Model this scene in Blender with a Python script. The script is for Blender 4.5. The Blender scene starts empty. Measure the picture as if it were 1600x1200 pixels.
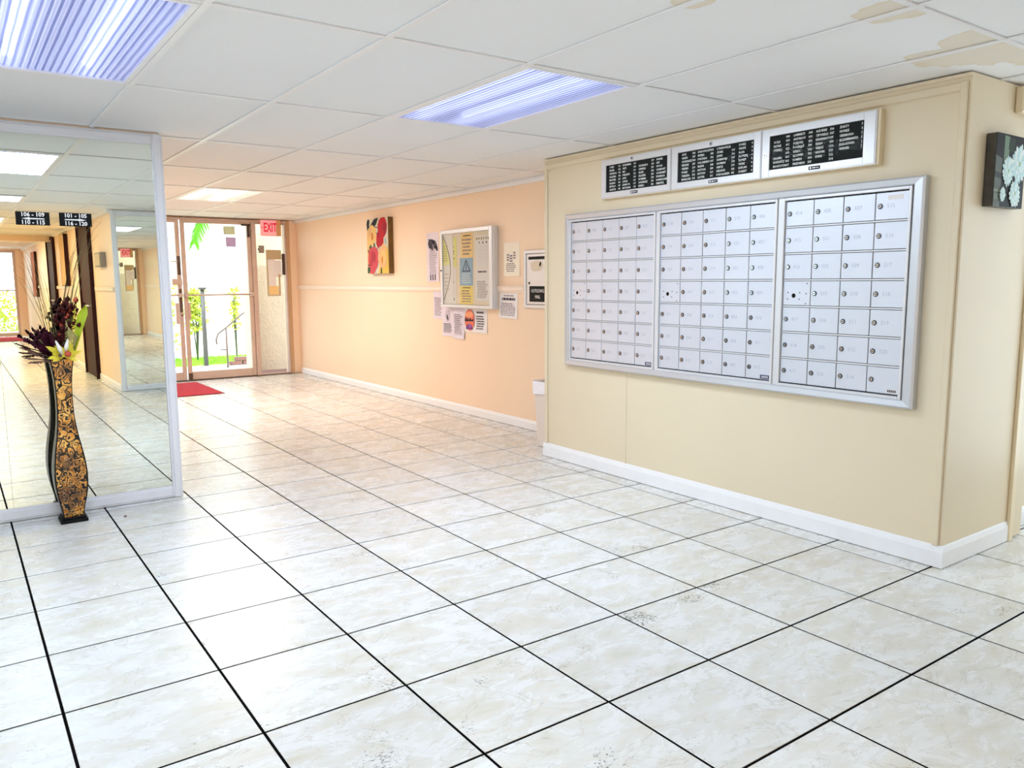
import bpy, bmesh, math, random
from mathutils import Vector, Matrix
R = random.Random(7)
S = bpy.context.scene
C = S.collection
PI = math.pi

# ------------------------------------------------------------------ camera
cam_d = bpy.data.cameras.new('camera')
cam_d.sensor_fit = 'HORIZONTAL'; cam_d.sensor_width = 36.0
cam_d.lens = 1231.8 / 1600 * 36.0
cam_d.clip_start = .02; cam_d.clip_end = 300
cam = bpy.data.objects.new('camera', cam_d); C.objects.link(cam)
def cam_matrix(loc, yaw, pitch, roll):
    fw = Vector((math.sin(yaw) * math.cos(pitch), math.cos(yaw) * math.cos(pitch), math.sin(pitch)))
    r = fw.cross(Vector((0, 0, 1))).normalized(); u = r.cross(fw)
    r2 = math.cos(roll) * r + math.sin(roll) * u
    u2 = -math.sin(roll) * r + math.cos(roll) * u
    m = Matrix((r2, u2, -fw)).transposed().to_4x4(); m.translation = loc
    return m
CAM = Vector((-.1843, -4.8725, 1.280))
cam.matrix_world = cam_matrix(CAM, math.radians(35.423), math.radians(-7.454), math.radians(-.327))
S.camera = cam

# ------------------------------------------------------------------ world, sun, exposure
W = bpy.data.worlds.new('sky'); S.world = W; W.use_nodes = True
bg = W.node_tree.nodes['Background']
bg.inputs['Color'].default_value = (.74, .87, 1, 1); bg.inputs['Strength'].default_value = 8.0
sun_d = bpy.data.lights.new('sun', 'SUN'); sun_d.energy = 6; sun_d.angle = .01; sun_d.color = (1, .95, .86)
sun = bpy.data.objects.new('sun', sun_d); C.objects.link(sun)
sun.rotation_euler = (math.radians(32), 0, math.radians(-25))
V = S.view_settings
V.view_transform = 'Standard'; V.look = 'None'; V.gamma = 1; V.use_curve_mapping = False
V.exposure = -0.95
try:
    S.cycles.use_denoising = True; S.cycles.max_bounces = 14; S.cycles.diffuse_bounces = 7
    S.cycles.glossy_bounces = 6; S.cycles.transmission_bounces = 8; S.cycles.transparent_max_bounces = 12
    S.cycles.sample_clamp_indirect = 6; S.cycles.caustics_reflective = False; S.cycles.caustics_refractive = False
except Exception: pass
def area(name, loc, rot, sx, sy, power, col, portal=False):
    d = bpy.data.lights.new(name, 'AREA'); d.shape = 'RECTANGLE'; d.size = sx; d.size_y = sy
    d.energy = power; d.color = col
    o = bpy.data.objects.new(name, d); o.location = loc; o.rotation_euler = rot; C.objects.link(o)
    if portal: d.cycles.is_portal = True
    return o
H = 2.1254
area('window_portal_far', (2.3, 6.04, 1.06), (-PI / 2, 0, 0), 2.9, 2.1, 1, (1, 1, 1), True)
area('window_portal_lobby', (-3.72, -2.6, 1.43), (0, -PI / 2, 0), 1.3, 5.0, 1, (1, 1, 1), True)
area('added_window_portal', (5.19, -4.2, 1.1), (0, PI / 2, 0), 2.0, 1.8, 1, (1, 1, 1), True)
area('window_portal_back', (.2, -17.94, 1.08), (PI / 2, 0, 0), 2.2, 2.1, 1, (1, 1, 1), True)

# ------------------------------------------------------------------ helpers
def lin(r, g, b):
    f = lambda c: (c / 255 / 12.92) if c / 255 <= .04045 else ((c / 255 + .055) / 1.055) ** 2.4
    return (f(r), f(g), f(b), 1)
def mat(name, col, rough=.5, metal=0., spec=.5, var=0., vscale=8., bump=0., bscale=60., alpha_tr=None):
    m = bpy.data.materials.new(name); m.use_nodes = True
    n = m.node_tree.nodes; L = m.node_tree.links; p = n['Principled BSDF']
    p.inputs['Base Color'].default_value = col; p.inputs['Roughness'].default_value = rough
    p.inputs['Metallic'].default_value = metal; p.inputs['Specular IOR Level'].default_value = spec
    m.diffuse_color = col
    if var or bump:
        tc = n.new('ShaderNodeTexCoord')
    if var:
        no = n.new('ShaderNodeTexNoise'); no.inputs['Scale'].default_value = vscale; no.inputs['Detail'].default_value = 4
        L.new(tc.outputs['Object'], no.inputs['Vector'])
        mx = n.new('ShaderNodeMix'); mx.data_type = 'RGBA'
        d = 1 - var
        mx.inputs['A'].default_value = (col[0] * d, col[1] * d, col[2] * d, 1)
        mx.inputs['B'].default_value = (min(1, col[0] * (1 + var * .5)), min(1, col[1] * (1 + var * .5)), min(1, col[2] * (1 + var * .5)), 1)
        L.new(no.outputs['Fac'], mx.inputs['Factor']); L.new(mx.outputs['Result'], p.inputs['Base Color'])
    if bump:
        nb = n.new('ShaderNodeTexNoise'); nb.inputs['Scale'].default_value = bscale; nb.inputs['Detail'].default_value = 3
        L.new(tc.outputs['Object'], nb.inputs['Vector'])
        bp = n.new('ShaderNodeBump'); bp.inputs['Strength'].default_value = bump; bp.inputs['Distance'].default_value = .01
        L.new(nb.outputs['Fac'], bp.inputs['Height']); L.new(bp.outputs['Normal'], p.inputs['Normal'])
    return m
def box(bm, x0, x1, y0, y1, z0, z1, mi=0):
    vs = [bm.verts.new((x, y, z)) for x in (x0, x1) for y in (y0, y1) for z in (z0, z1)]
    for f in ((0, 1, 3, 2), (4, 6, 7, 5), (0, 4, 5, 1), (2, 3, 7, 6), (0, 2, 6, 4), (1, 5, 7, 3)):
        bm.faces.new([vs[i] for i in f]).material_index = mi
    return vs
def bbox(bm, x0, x1, y0, y1, z0, z1, b=.003, seg=1, mi=0):
    vs = box(bm, x0, x1, y0, y1, z0, z1, mi)
    es = list({e for v in vs for e in v.link_edges})
    bmesh.ops.bevel(bm, geom=es, offset=b, segments=seg, affect='EDGES', profile=.5)
def cyl(bm, p0, p1, r0, r1=None, n=12, cap=True, mi=0):
    r1 = r0 if r1 is None else r1
    p0 = Vector(p0); p1 = Vector(p1); d = (p1 - p0).normalized()
    a = d.orthogonal().normalized(); b = d.cross(a)
    A = [bm.verts.new(p0 + (a * math.cos(t) + b * math.sin(t)) * r0) for t in [2 * PI * i / n for i in range(n)]]
    B = [bm.verts.new(p1 + (a * math.cos(t) + b * math.sin(t)) * r1) for t in [2 * PI * i / n for i in range(n)]]
    for i in range(n):
        f = bm.faces.new((A[i], A[(i + 1) % n], B[(i + 1) % n], B[i])); f.smooth = True; f.material_index = mi
    if cap:
        bm.faces.new(A[::-1]).material_index = mi; bm.faces.new(B).material_index = mi
def tube(bm, pts, r, n=6, mi=0):
    pts = [Vector(p) for p in pts]; rings = []
    rr = r if isinstance(r, (list, tuple)) else [r] * len(pts)
    a = None
    for i, p in enumerate(pts):
        d = (pts[min(i + 1, len(pts) - 1)] - pts[max(i - 1, 0)]).normalized()
        a = d.orthogonal().normalized() if a is None else (a - d * a.dot(d)).normalized()
        b = d.cross(a)
        rings.append([bm.verts.new(p + (a * math.cos(2 * PI * k / n) + b * math.sin(2 * PI * k / n)) * rr[i]) for k in range(n)])
    for i in range(len(rings) - 1):
        for k in range(n):
            f = bm.faces.new((rings[i][k], rings[i][(k + 1) % n], rings[i + 1][(k + 1) % n], rings[i + 1][k])); f.smooth = True; f.material_index = mi
    bm.faces.new(rings[0][::-1]); bm.faces.new(rings[-1])
def ball(bm, c, r, sub=1, sc=(1, 1, 1), mi=0):
    g = bmesh.ops.create_icosphere(bm, subdivisions=sub, radius=r, matrix=Matrix.Translation(c) @ Matrix.Diagonal((*sc, 1)))
    for v in g['verts']:
        for f in v.link_faces: f.smooth = True; f.material_index = mi
def poly(bm, pts, mi=0, th=0.):
    vs = [bm.verts.new(p) for p in pts]
    f = bm.faces.new(vs); f.material_index = mi
    return f
def mesh_of(bm, name, m):
    me = bpy.data.meshes.new(name); bmesh.ops.recalc_face_normals(bm, faces=bm.faces[:]); bm.to_mesh(me); bm.free()
    for q in (m if isinstance(m, (list, tuple)) else [m]): me.materials.append(q)
    return me
def obj(name, bm, m, parent=None, loc=None, rot=None):
    me = bm if isinstance(bm, bpy.types.Mesh) else mesh_of(bm, name, m)
    o = bpy.data.objects.new(name, me); C.objects.link(o)
    if parent: o.parent = parent
    if loc is not None: o.location = loc
    if rot is not None: o.rotation_euler = rot
    return o
def tag(o, label, cat, group=None, kind=None):
    o['label'] = label; o['category'] = cat
    if group: o['group'] = group
    if kind: o['kind'] = kind
    return o
def thing(name, label, cat, loc=(0, 0, 0), rot=(0, 0, 0), group=None, kind=None):
    o = bpy.data.objects.new(name, None); C.objects.link(o); o.empty_display_size = .05
    o.location = loc; o.rotation_euler = rot
    return tag(o, label, cat, group, kind)
def B(fn, *a, **k):
    bm = bmesh.new(); fn(bm, *a, **k); return bm
# wall frames: local x = right along the wall, y = up, z = out towards the viewer
FACE_W = Matrix(((0, 0, -1), (-1, 0, 0), (0, 1, 0))).to_euler()      # wall facing -x
FACE_S = (PI / 2, 0, 0)                                               # wall facing -y
FACE_N = Matrix(((-1, 0, 0), (0, 0, 1), (0, 1, 0))).to_euler()        # wall facing +y
_tc = {}
def text_mesh(s, size, m, th=.0004, res=2, align='LEFT', bold=0., spacing=1., sx=1.):
    key = (s, size, m.name, th, res, align, bold, sx)
    if key in _tc: return _tc[key]
    cu = bpy.data.curves.new('lettering', 'FONT'); cu.body = s; cu.size = size; cu.extrude = th; cu.offset = bold
    cu.resolution_u = res; cu.align_x = align; cu.align_y = 'CENTER'; cu.space_character = spacing
    o = bpy.data.objects.new('lettering', cu); C.objects.link(o)
    dg = bpy.context.evaluated_depsgraph_get()
    me = bpy.data.meshes.new_from_object(o.evaluated_get(dg)); me.name = 'lettering'
    bpy.data.objects.remove(o); bpy.data.curves.remove(cu)
    if sx != 1: me.transform(Matrix.Diagonal((sx, 1, 1, 1)))
    me.materials.clear(); me.materials.append(m)
    _tc[key] = me
    return me
def text(name, s, size, m, parent, loc, **k):
    return obj(name, text_mesh(s, size, m, **k), None, parent, loc)
def joined_text(name, items, m, parent):
    """many strings as one flat print: items = (string, x, y, size, sx, z)"""
    bm = bmesh.new()
    for s, x, y, size, sx, z in items:
        me = text_mesh(s, size, m, res=1, bold=.00035, th=.0002)
        b2 = bmesh.new(); b2.from_mesh(me)
        b2.transform(Matrix.Translation((x, y, z)) @ Matrix.Diagonal((sx, 1, 1, 1)))
        t = bpy.data.meshes.new('tmp'); b2.to_mesh(t); b2.free(); bm.from_mesh(t); bpy.data.meshes.remove(t)
    return obj(name, bm, m, parent)

# ------------------------------------------------------------------ materials
M = {}
M['wall'] = mat('hall_paint_peach', lin(243, 217, 189), .42, spec=.4, var=.05, vscale=1.5)
M['mailwall'] = mat('lobby_paint_tan', lin(226, 212, 184), .45, spec=.4, var=.05, vscale=1.5)
M['white'] = mat('white_trim_paint', lin(238, 238, 240), .35, spec=.5, var=.04, vscale=20)
M['rail_paint'] = mat('pale_rail_paint', lin(244, 228, 212), .4)
M['crown'] = mat('cream_trim_paint', lin(232, 216, 184), .4, spec=.4)
M['grout'] = mat('dark_grout', lin(16, 14, 14), 1, spec=0)
M['dark'] = mat('dark_gap', lin(14, 13, 13), .8)
M['alu'] = mat('brushed_aluminium', lin(205, 208, 214), .38, metal=.55, var=.04, vscale=6)
M['door_alu'] = mat('mailbox_door_aluminium', lin(214, 218, 228), .36, metal=.35, var=.05, vscale=3)
M['silver'] = mat('silver_frame', lin(222, 222, 224), .35, metal=.3)
M['lock'] = mat('lock_steel', lin(70, 72, 78), .35, metal=.6)
M['engrave'] = mat('engraved_grey', lin(176, 182, 196), .6)
M['black'] = mat('black_plastic', lin(10, 10, 11), .5, spec=.15)
M['felt'] = mat('black_letter_felt', lin(7, 8, 11), .8, bump=.3, bscale=300)
M['letter'] = mat('white_letters', lin(245, 245, 245), .5)
M['bronze'] = mat('faded_bronze_metal', lin(206, 182, 168), .4, metal=.0, var=.18, vscale=9)
M['bronze_dark'] = mat('worn_dark_metal', lin(92, 72, 60), .5, metal=.3, var=.4, vscale=40)
M['brown'] = mat('dark_brown_door', lin(52, 22, 24), .6, spec=.15, var=.25, vscale=6)
M['chrome'] = mat('chrome', lin(220, 220, 222), .15, metal=1)
M['mat_red'] = mat('red_mat_pile', lin(205, 56, 72), .95, var=.2, vscale=120, bump=.5, bscale=200)
M['paper'] = mat('white_paper', lin(240, 236, 236), .7)
M['paper_lilac'] = mat('lilac_white_paper', lin(228, 218, 230), .7)
M['paper_yellow'] = mat('yellow_paper', lin(250, 226, 130), .7)
M['paper_peach'] = mat('peach_paper', lin(250, 216, 150), .7)
M['paper_green'] = mat('yellow_green_paper', lin(232, 232, 150), .7)
M['paper_blue'] = mat('blue_paper', lin(150, 186, 214), .7)
M['ink'] = mat('grey_ink', lin(150, 138, 146), .8)
M['ink_dark'] = mat('dark_ink', lin(66, 60, 70), .8)
M['cork'] = mat('pale_board_backing', lin(240, 227, 208), .85, bump=.2, bscale=200)
M['bag'] = mat('white_bin_liner', lin(242, 242, 248), .3, bump=.6, bscale=40)
M['bin'] = mat('white_bin_plastic', lin(226, 214, 204), .35)
M['stucco'] = mat('cream_stucco', lin(232, 216, 190), .9, var=.12, vscale=14, bump=1., bscale=28)
M['concrete'] = mat('pale_concrete', lin(214, 208, 202), .9, var=.1, vscale=5)
M['bldg'] = mat('white_building', lin(238, 236, 232), .8, var=.05, vscale=2)
M['post'] = mat('grey_post', lin(110, 110, 112), .5, metal=.4, var=.3, vscale=20)
M['rail'] = mat('pale_rail', lin(120, 106, 102), .4)
M['grass'] = mat('lawn_green', lin(160, 220, 60), .8, var=.3, vscale=40)
M['leaf_y'] = mat('yellow_green_leaf', lin(212, 226, 84), .6, var=.35, vscale=20)
M['leaf_g'] = mat('bright_palm_leaf', lin(120, 210, 40), .5, var=.2, vscale=20)
M['brick'] = mat('pink_brick', lin(150, 112, 106), .85, var=.2, vscale=30)
M['grey_box'] = mat('grey_box_metal', lin(150, 140, 128), .5, metal=.2)
M['beige'] = mat('beige_plastic', lin(196, 176, 140), .5)

def mirror_mat():
    m = bpy.data.materials.new('silvered_mirror'); m.use_nodes = True
    p = m.node_tree.nodes['Principled BSDF']
    p.inputs['Base Color'].default_value = lin(240, 246, 238); p.inputs['Metallic'].default_value = 1; p.inputs['Roughness'].default_value = 0.0
    return m
M['mirror'] = mirror_mat(); M['frame_grey'] = mat('pale_grey_frame_paint', lin(220, 220, 226), .35, spec=.5, var=.04, vscale=20)
def pane_mat(name, tint=(.97, .98, .97), refl=1.):
    m = bpy.data.materials.new(name); m.use_nodes = True
    n = m.node_tree.nodes; L = m.node_tree.links; n.remove(n['Principled BSDF'])
    t = n.new('ShaderNodeBsdfTransparent'); t.inputs['Color'].default_value = (*tint, 1)
    g = n.new('ShaderNodeBsdfGlossy'); g.inputs['Roughness'].default_value = .02
    fr = n.new('ShaderNodeLayerWeight'); fr.inputs['Blend'].default_value = .5
    pw = n.new('ShaderNodeMath'); pw.operation = 'POWER'; pw.inputs[1].default_value = 5; L.new(fr.outputs['Facing'], pw.inputs[0])
    mu = n.new('ShaderNodeMath'); mu.operation = 'MULTIPLY_ADD'; mu.inputs[1].default_value = .9 * refl; mu.inputs[2].default_value = .025 * refl
    mx = n.new('ShaderNodeMixShader')
    L.new(pw.outputs[0], mu.inputs[0]); L.new(mu.outputs[0], mx.inputs[0]); L.new(t.outputs[0], mx.inputs[1]); L.new(g.outputs[0], mx.inputs[2])
    L.new(mx.outputs[0], n['Material Output'].inputs[0])
    return m
M['glass'] = pane_mat('clear_glass')
M['glass_board'] = pane_mat('board_glass', refl=.03)
def tile_mat():
    m = bpy.data.materials.new('travertine_floor_tile'); m.use_nodes = True
    n = m.node_tree.nodes; L = m.node_tree.links; p = n['Principled BSDF']
    tc = n.new('ShaderNodeTexCoord'); oi = n.new('ShaderNodeObjectInfo')
    mm = n.new('ShaderNodeVectorMath'); mm.operation = 'SCALE'; mm.inputs[0].default_value = (37, 91, 53); L.new(oi.outputs['Random'], mm.inputs['Scale'])
    ad = n.new('ShaderNodeVectorMath'); L.new(tc.outputs['Object'], ad.inputs[0]); L.new(mm.outputs[0], ad.inputs[1])
    mp = n.new('ShaderNodeMapping'); mp.inputs['Scale'].default_value = (1, 1.9, 1); mp.inputs['Rotation'].default_value = (0, 0, .5); L.new(ad.outputs[0], mp.inputs[0])
    a = n.new('ShaderNodeTexNoise'); a.inputs['Scale'].default_value = 5.2; a.inputs['Detail'].default_value = 9; a.inputs['Roughness'].default_value = .68; a.inputs['Distortion'].default_value = .5
    L.new(mp.outputs[0], a.inputs['Vector'])
    cr = n.new('ShaderNodeValToRGB'); e = cr.color_ramp.elements
    e[0].position = .3; e[0].color = lin(206, 202, 188); e[1].position = .7; e[1].color = lin(229, 230, 232)
    k = e.new(.43); k.color = lin(216, 213, 205); k = e.new(.55); k.color = lin(222, 222, 220)
    L.new(a.outputs['Fac'], cr.inputs[0])
    # small dark pits gathered in patches
    v = n.new('ShaderNodeTexNoise'); v.inputs['Scale'].default_value = 85; v.inputs['Detail'].default_value = 2; L.new(mp.outputs[0], v.inputs['Vector'])
    v2 = n.new('ShaderNodeTexNoise'); v2.inputs['Scale'].default_value = 5; L.new(ad.outputs[0], v2.inputs['Vector'])
    mu = n.new('ShaderNodeMath'); mu.operation = 'MULTIPLY'; L.new(v.outputs['Fac'], mu.inputs[0]); L.new(v2.outputs['Fac'], mu.inputs[1])
    mr = n.new('ShaderNodeMapRange'); mr.inputs['From Min'].default_value = .405; mr.inputs['From Max'].default_value = .44; mr.inputs['To Max'].default_value = .75; L.new(mu.outputs[0], mr.inputs['Value'])
    # vein lines
    w = n.new('ShaderNodeTexNoise'); w.inputs['Scale'].default_value = 4.5; w.inputs['Detail'].default_value = 6; w.inputs['Distortion'].default_value = 1.2; L.new(mp.outputs[0], w.inputs['Vector'])
    ws = n.new('ShaderNodeMath'); ws.operation = 'SUBTRACT'; ws.inputs[1].default_value = .5; L.new(w.outputs['Fac'], ws.inputs[0])
    wa = n.new('ShaderNodeMath'); wa.operation = 'ABSOLUTE'; L.new(ws.outputs[0], wa.inputs[0])
    wr = n.new('ShaderNodeMapRange'); wr.inputs['From Min'].default_value = 0; wr.inputs['From Max'].default_value = .012; wr.inputs['To Min'].default_value = .38; wr.inputs['To Max'].default_value = 0; L.new(wa.outputs[0], wr.inputs['Value'])
    x0 = n.new('ShaderNodeMix'); x0.data_type = 'RGBA'; L.new(wr.outputs[0], x0.inputs['Factor']); L.new(cr.outputs[0], x0.inputs['A']); x0.inputs['B'].default_value = lin(160, 150, 130)
    x1 = n.new('ShaderNodeMix'); x1.data_type = 'RGBA'; L.new(mr.outputs[0], x1.inputs['Factor']); L.new(x0.outputs['Result'], x1.inputs['A']); x1.inputs['B'].default_value = lin(84, 76, 62)
    hs = n.new('ShaderNodeHueSaturation'); mv = n.new('ShaderNodeMapRange'); mv.inputs['To Min'].default_value = .94; mv.inputs['To Max'].default_value = 1.04
    L.new(oi.outputs['Random'], mv.inputs['Value']); L.new(mv.outputs[0], hs.inputs['Value']); L.new(x1.outputs['Result'], hs.inputs['Color'])
    L.new(hs.outputs[0], p.inputs['Base Color'])
    rr = n.new('ShaderNodeMapRange'); rr.inputs['To Min'].default_value = .2; rr.inputs['To Max'].default_value = .34; L.new(a.outputs['Fac'], rr.inputs['Value']); L.new(rr.outputs[0], p.inputs['Roughness'])
    bp = n.new('ShaderNodeBump'); bp.inputs['Strength'].default_value = .08; bp.inputs['Distance'].default_value = .003; L.new(v.outputs['Fac'], bp.inputs['Height']); L.new(bp.outputs[0], p.inputs['Normal'])
    p.inputs['Specular IOR Level'].default_value = .55
    return m
M['tile'] = tile_mat()
def panel_mat(stained):
    m = mat('ceiling_panel_stained' if stained else 'ceiling_panel_white', lin(240, 241, 242), .85, spec=.2, var=.03, vscale=2, bump=.12, bscale=180)
    if stained:
        n = m.node_tree.nodes; L = m.node_tree.links; p = n['Principled BSDF']
        src = p.inputs['Base Color'].links[0].from_socket
        ge = n.new('ShaderNodeNewGeometry')
        nz = n.new('ShaderNodeTexNoise'); nz.inputs['Scale'].default_value = 9; nz.inputs['Detail'].default_value = 5; L.new(ge.outputs['Position'], nz.inputs['Vector'])
        prev = None
        for (x, y, r) in ((2.35, -3.43, .12), (1.745, -3.13, .07), (3.04, -3.26, .15), (3.15, -3.38, .16), (2.9, -3.42, .13), (3.3, -3.48, .14)):
            d = n.new('ShaderNodeVectorMath'); d.operation = 'DISTANCE'; L.new(ge.outputs['Position'], d.inputs[0]); d.inputs[1].default_value = (x, y, 2.128)
            q = n.new('ShaderNodeMath'); q.operation = 'DIVIDE'; L.new(d.outputs['Value'], q.inputs[0]); q.inputs[1].default_value = r
            if prev is None: prev = q
            else:
                mn = n.new('ShaderNodeMath'); mn.operation = 'MINIMUM'; L.new(prev.outputs[0], mn.inputs[0]); L.new(q.outputs[0], mn.inputs[1]); prev = mn
        ad = n.new('ShaderNodeMath'); L.new(prev.outputs[0], ad.inputs[0]); L.new(nz.outputs['Fac'], ad.inputs[1])
        cr = n.new('ShaderNodeValToRGB'); e = cr.color_ramp.elements
        e[0].position = 0; e[0].color = (.6, .6, .6, 1); e[1].position = .85; e[1].color = (0, 0, 0, 1)
        k = e.new(.82); k.color = (.85, .85, .85, 1); k = e.new(.74); k.color = (.62, .62, .62, 1)
        sc = n.new('ShaderNodeMath'); sc.operation = 'DIVIDE'; sc.inputs[1].default_value = 1.8; L.new(ad.outputs[0], sc.inputs[0]); L.new(sc.outputs[0], cr.inputs[0])
        mx = n.new('ShaderNodeMix'); mx.data_type = 'RGBA'; L.new(cr.outputs[0], mx.inputs['Factor']); L.new(src, mx.inputs['A']); mx.inputs['B'].default_value = lin(226, 212, 184)
        L.new(mx.outputs['Result'], p.inputs['Base Color'])
    return m
M['panel'] = panel_mat(False); M['panel_st'] = panel_mat(True)
def emit(name, col, s):
    m = bpy.data.materials.new(name); m.use_nodes = True
    p = m.node_tree.nodes['Principled BSDF']; p.inputs['Base Color'].default_value = (*col, 1)
    p.inputs['Emission Color'].default_value = (*col, 1); p.inputs['Emission Strength'].default_value = s
    return m
M['tube_cool'] = emit('cool_fluorescent_tube', (.72, .79, 1), 5.5)
M['tube_warm'] = emit('warm_fluorescent_tube', (1, .93, .76), 12)
def lens_mat(name, tint):
    m = bpy.data.materials.new(name); m.use_nodes = True
    n = m.node_tree.nodes; L = m.node_tree.links; n.remove(n['Principled BSDF'])
    tc = n.new('ShaderNodeTexCoord'); wv = n.new('ShaderNodeTexWave'); wv.inputs['Scale'].default_value = 12; wv.inputs['Distortion'].default_value = .6; wv.inputs['Detail Scale'].default_value = .4
    L.new(tc.outputs['Object'], wv.inputs['Vector'])
    cr = n.new('ShaderNodeValToRGB'); cr.color_ramp.elements[0].color = (tint[0] * .42, tint[1] * .46, tint[2] * .62, 1); cr.color_ramp.elements[1].color = (*tint, 1); cr.color_ramp.elements[1].position = .6
    L.new(wv.outputs['Fac'], cr.inputs[0])
    t = n.new('ShaderNodeBsdfTransparent'); r = n.new('ShaderNodeBsdfTranslucent'); L.new(cr.outputs[0], t.inputs['Color']); L.new(cr.outputs[0], r.inputs['Color'])
    g = n.new('ShaderNodeBsdfGlossy'); g.inputs['Roughness'].default_value = .15
    m1 = n.new('ShaderNodeMixShader'); m1.inputs[0].default_value = .62
    mx = n.new('ShaderNodeMixShader'); mx.inputs[0].default_value = .05
    L.new(t.outputs[0], m1.inputs[1]); L.new(r.outputs[0], m1.inputs[2])
    L.new(m1.outputs[0], mx.inputs[1]); L.new(g.outputs[0], mx.inputs[2]); L.new(mx.outputs[0], n['Material Output'].inputs[0])
    return m
M['lens_cool'] = lens_mat('blue_tinged_prismatic_lens', (.88, .89, 1)); M['lens_warm'] = lens_mat('warm_prismatic_lens', (1, .98, .9))
M['housing'] = mat('fixture_housing_white', lin(236, 236, 240), .5)

# ------------------------------------------------------------------ setting: floor
T = .456; GAP = .0085
floor = tag(obj('floor', B(box, -3.9, 5.3, -18.05, 6.1, -.12, -.0013), M['grout']), 'lobby floor of cream stone tiles with dark joints', 'floor', kind='structure')
def tile_bm(bm, cx, cy):
    h = T / 2 - GAP / 2; b = .0012
    lo = [bm.verts.new((cx + sx * h, cy + sy * h, -.010)) for sx, sy in ((-1, -1), (1, -1), (1, 1), (-1, 1))]
    mi = [bm.verts.new((cx + sx * h, cy + sy * h, -.0012)) for sx, sy in ((-1, -1), (1, -1), (1, 1), (-1, 1))]
    up = [bm.verts.new((cx + sx * (h - b), cy + sy * (h - b), 0)) for sx, sy in ((-1, -1), (1, -1), (1, 1), (-1, 1))]
    for A, Bq in ((lo, mi), (mi, up)):
        for i in range(4): bm.faces.new((A[i], A[(i + 1) % 4], Bq[(i + 1) % 4], Bq[i]))
    bm.faces.new(up)
tile_me = mesh_of(B(tile_bm, 0, 0), 'tile', M['tile'])
camI = cam.matrix_world.inverted()
def in_view(p, margin=.12):
    q = camI @ Vector(p)
    if q.z > -.3: return False
    u = q.x / -q.z * 1231.8 / 800; v = q.y / -q.z * 1231.8 / 600
    return abs(u) < 1 + margin and abs(v) < 1 + margin
def walled(x, y):
    if x > 3.36 and -3.2 < y < -.4: return True
    if y > .12 and x < .83: return True
    if x > 3.9 and y > -3.2: return True
    if y < -5.3 and (x > 1.47 or x < -.95): return True
    return False
cand = []
for i in range(-9, 12):
    for j in range(-14, 40):
        x = (i + .5) * T; y = -(j + .5) * T
        if x < -3.9 or x > 5.2 or y < -18.1 or y > 6.05: continue
        if walled(x, y) and walled(x + .25, y) and walled(x - .25, y) and walled(x, y - .25) and walled(x, y + .25): continue
        pts = [(x + a, y + b, 0) for a in (-.2, .2) for b in (-.2, .2)]
        direct = any(in_view(p, .02) for p in pts)
        vp = [(p[0], .12 - p[1], 0) for p in pts]
        refl = any(in_view(p, 0) and camI @ Vector(p) and (CAM.x + (p[0] - CAM.x) * (.06 - CAM.y) / (p[1] - CAM.y)) < .83 for p in vp) and y < .06
        d = (Vector((x, y, 0)) - CAM).length if direct else ((Vector((x, .12 - y, 0)) - CAM).length * 1.3 if refl else 999)
        cand.append((d, x, y))
cand.sort()
rest = bmesh.new()
for k, (d, x, y) in enumerate(cand):
    if k < 300 and d < 900:
        obj('tile', tile_me, None, floor, (x, y, 0))
    else: tile_bm(rest, x, y)
o = obj('tile_field', rest, M['tile'], floor); o['kind'] = 'stuff'

# ------------------------------------------------------------------ setting: ceiling
ceil = tag(obj('ceiling', B(box, -3.9, 5.3, -18.05, 6.1, 2.26, 2.4), M['white']), 'dropped ceiling of white panels in a white metal grid', 'ceiling', kind='structure')
G = .61; GX0 = .531; GY0 = -2.271
panel_me = mesh_of(B(bbox, -G / 2 + .006, G / 2 - .006, -G + .006, G - .006, 0, .014, .001), 'panel', M['panel'])
panel_sm = mesh_of(B(bbox, -G / 2 + .006, G / 2 - .006, -G + .006, G - .006, 0, .014, .001), 'panel', M['panel_st'])
fixtures = {(-1, 0): 'cool', (2, 0): 'cool', (2, 4): 'warm', (-1, -5): 'warm', (-1, -9): 'warm', (-1, -2): 'half', (-1,3):None}
for ix in range(-7, 8):
    for iy in range(-13, 7):
        x = GX0 + (ix + .5) * G; y = GY0 + (iy + .5) * 2 * G
        if fixtures.get((ix, iy)) in ('cool', 'warm'): continue
        if x < -3.8 or x > 5.1 or y < -18.4: continue
        if y < -5.9 and (x > 1.8 or x < -1.3): continue
        if y > .8 and (x < .5 or x > 4.2): continue
        if x > 4.2 and y > -2.6: continue
        st = iy == -1 and ix in (1, 2, 3, 4)
        obj('panel', panel_sm if st else panel_me, None, ceil, (x, y, 2.1285 + R.uniform(0, .0006)))
for ix in range(-7, 9):
    x = GX0 + ix * G
    if -3.85 < x < 5.2:
        y0 = -18 if -1 < x < 1.42 else -5.25
        y1 = 6.0 if .85 < x < 3.85 else .1
        if x > 3.85: y1 = -3.1
        bm = bmesh.new(); box(bm, x - .012, x + .012, y0, y1, 2.1215, 2.1275); box(bm, x - .002, x + .002, y0, y1, 2.127, 2.16)
        obj('main_runner', bm, M['white'], ceil)
for iy in range(-13, 8):
    y = GY0 + iy * 2 * G
    if y > 6: continue
    for ix in range(-7, 8):
        xa, xb = GX0 + ix * G + .012, GX0 + (ix + 1) * G - .012; xm = (xa + xb) / 2
        if xm < -3.7 or xm > 5: continue
        if y < -5.3 and not -1 < xm < 1.5: continue
        if y > .1 and not .8 < xm < 3.9: continue
        if xm > 3.9 and y > -3: continue
        obj('cross_tee', B(box, xa, xb, y - .011, y + .011, 2.1225, 2.1275), M['white'], ceil)

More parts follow.
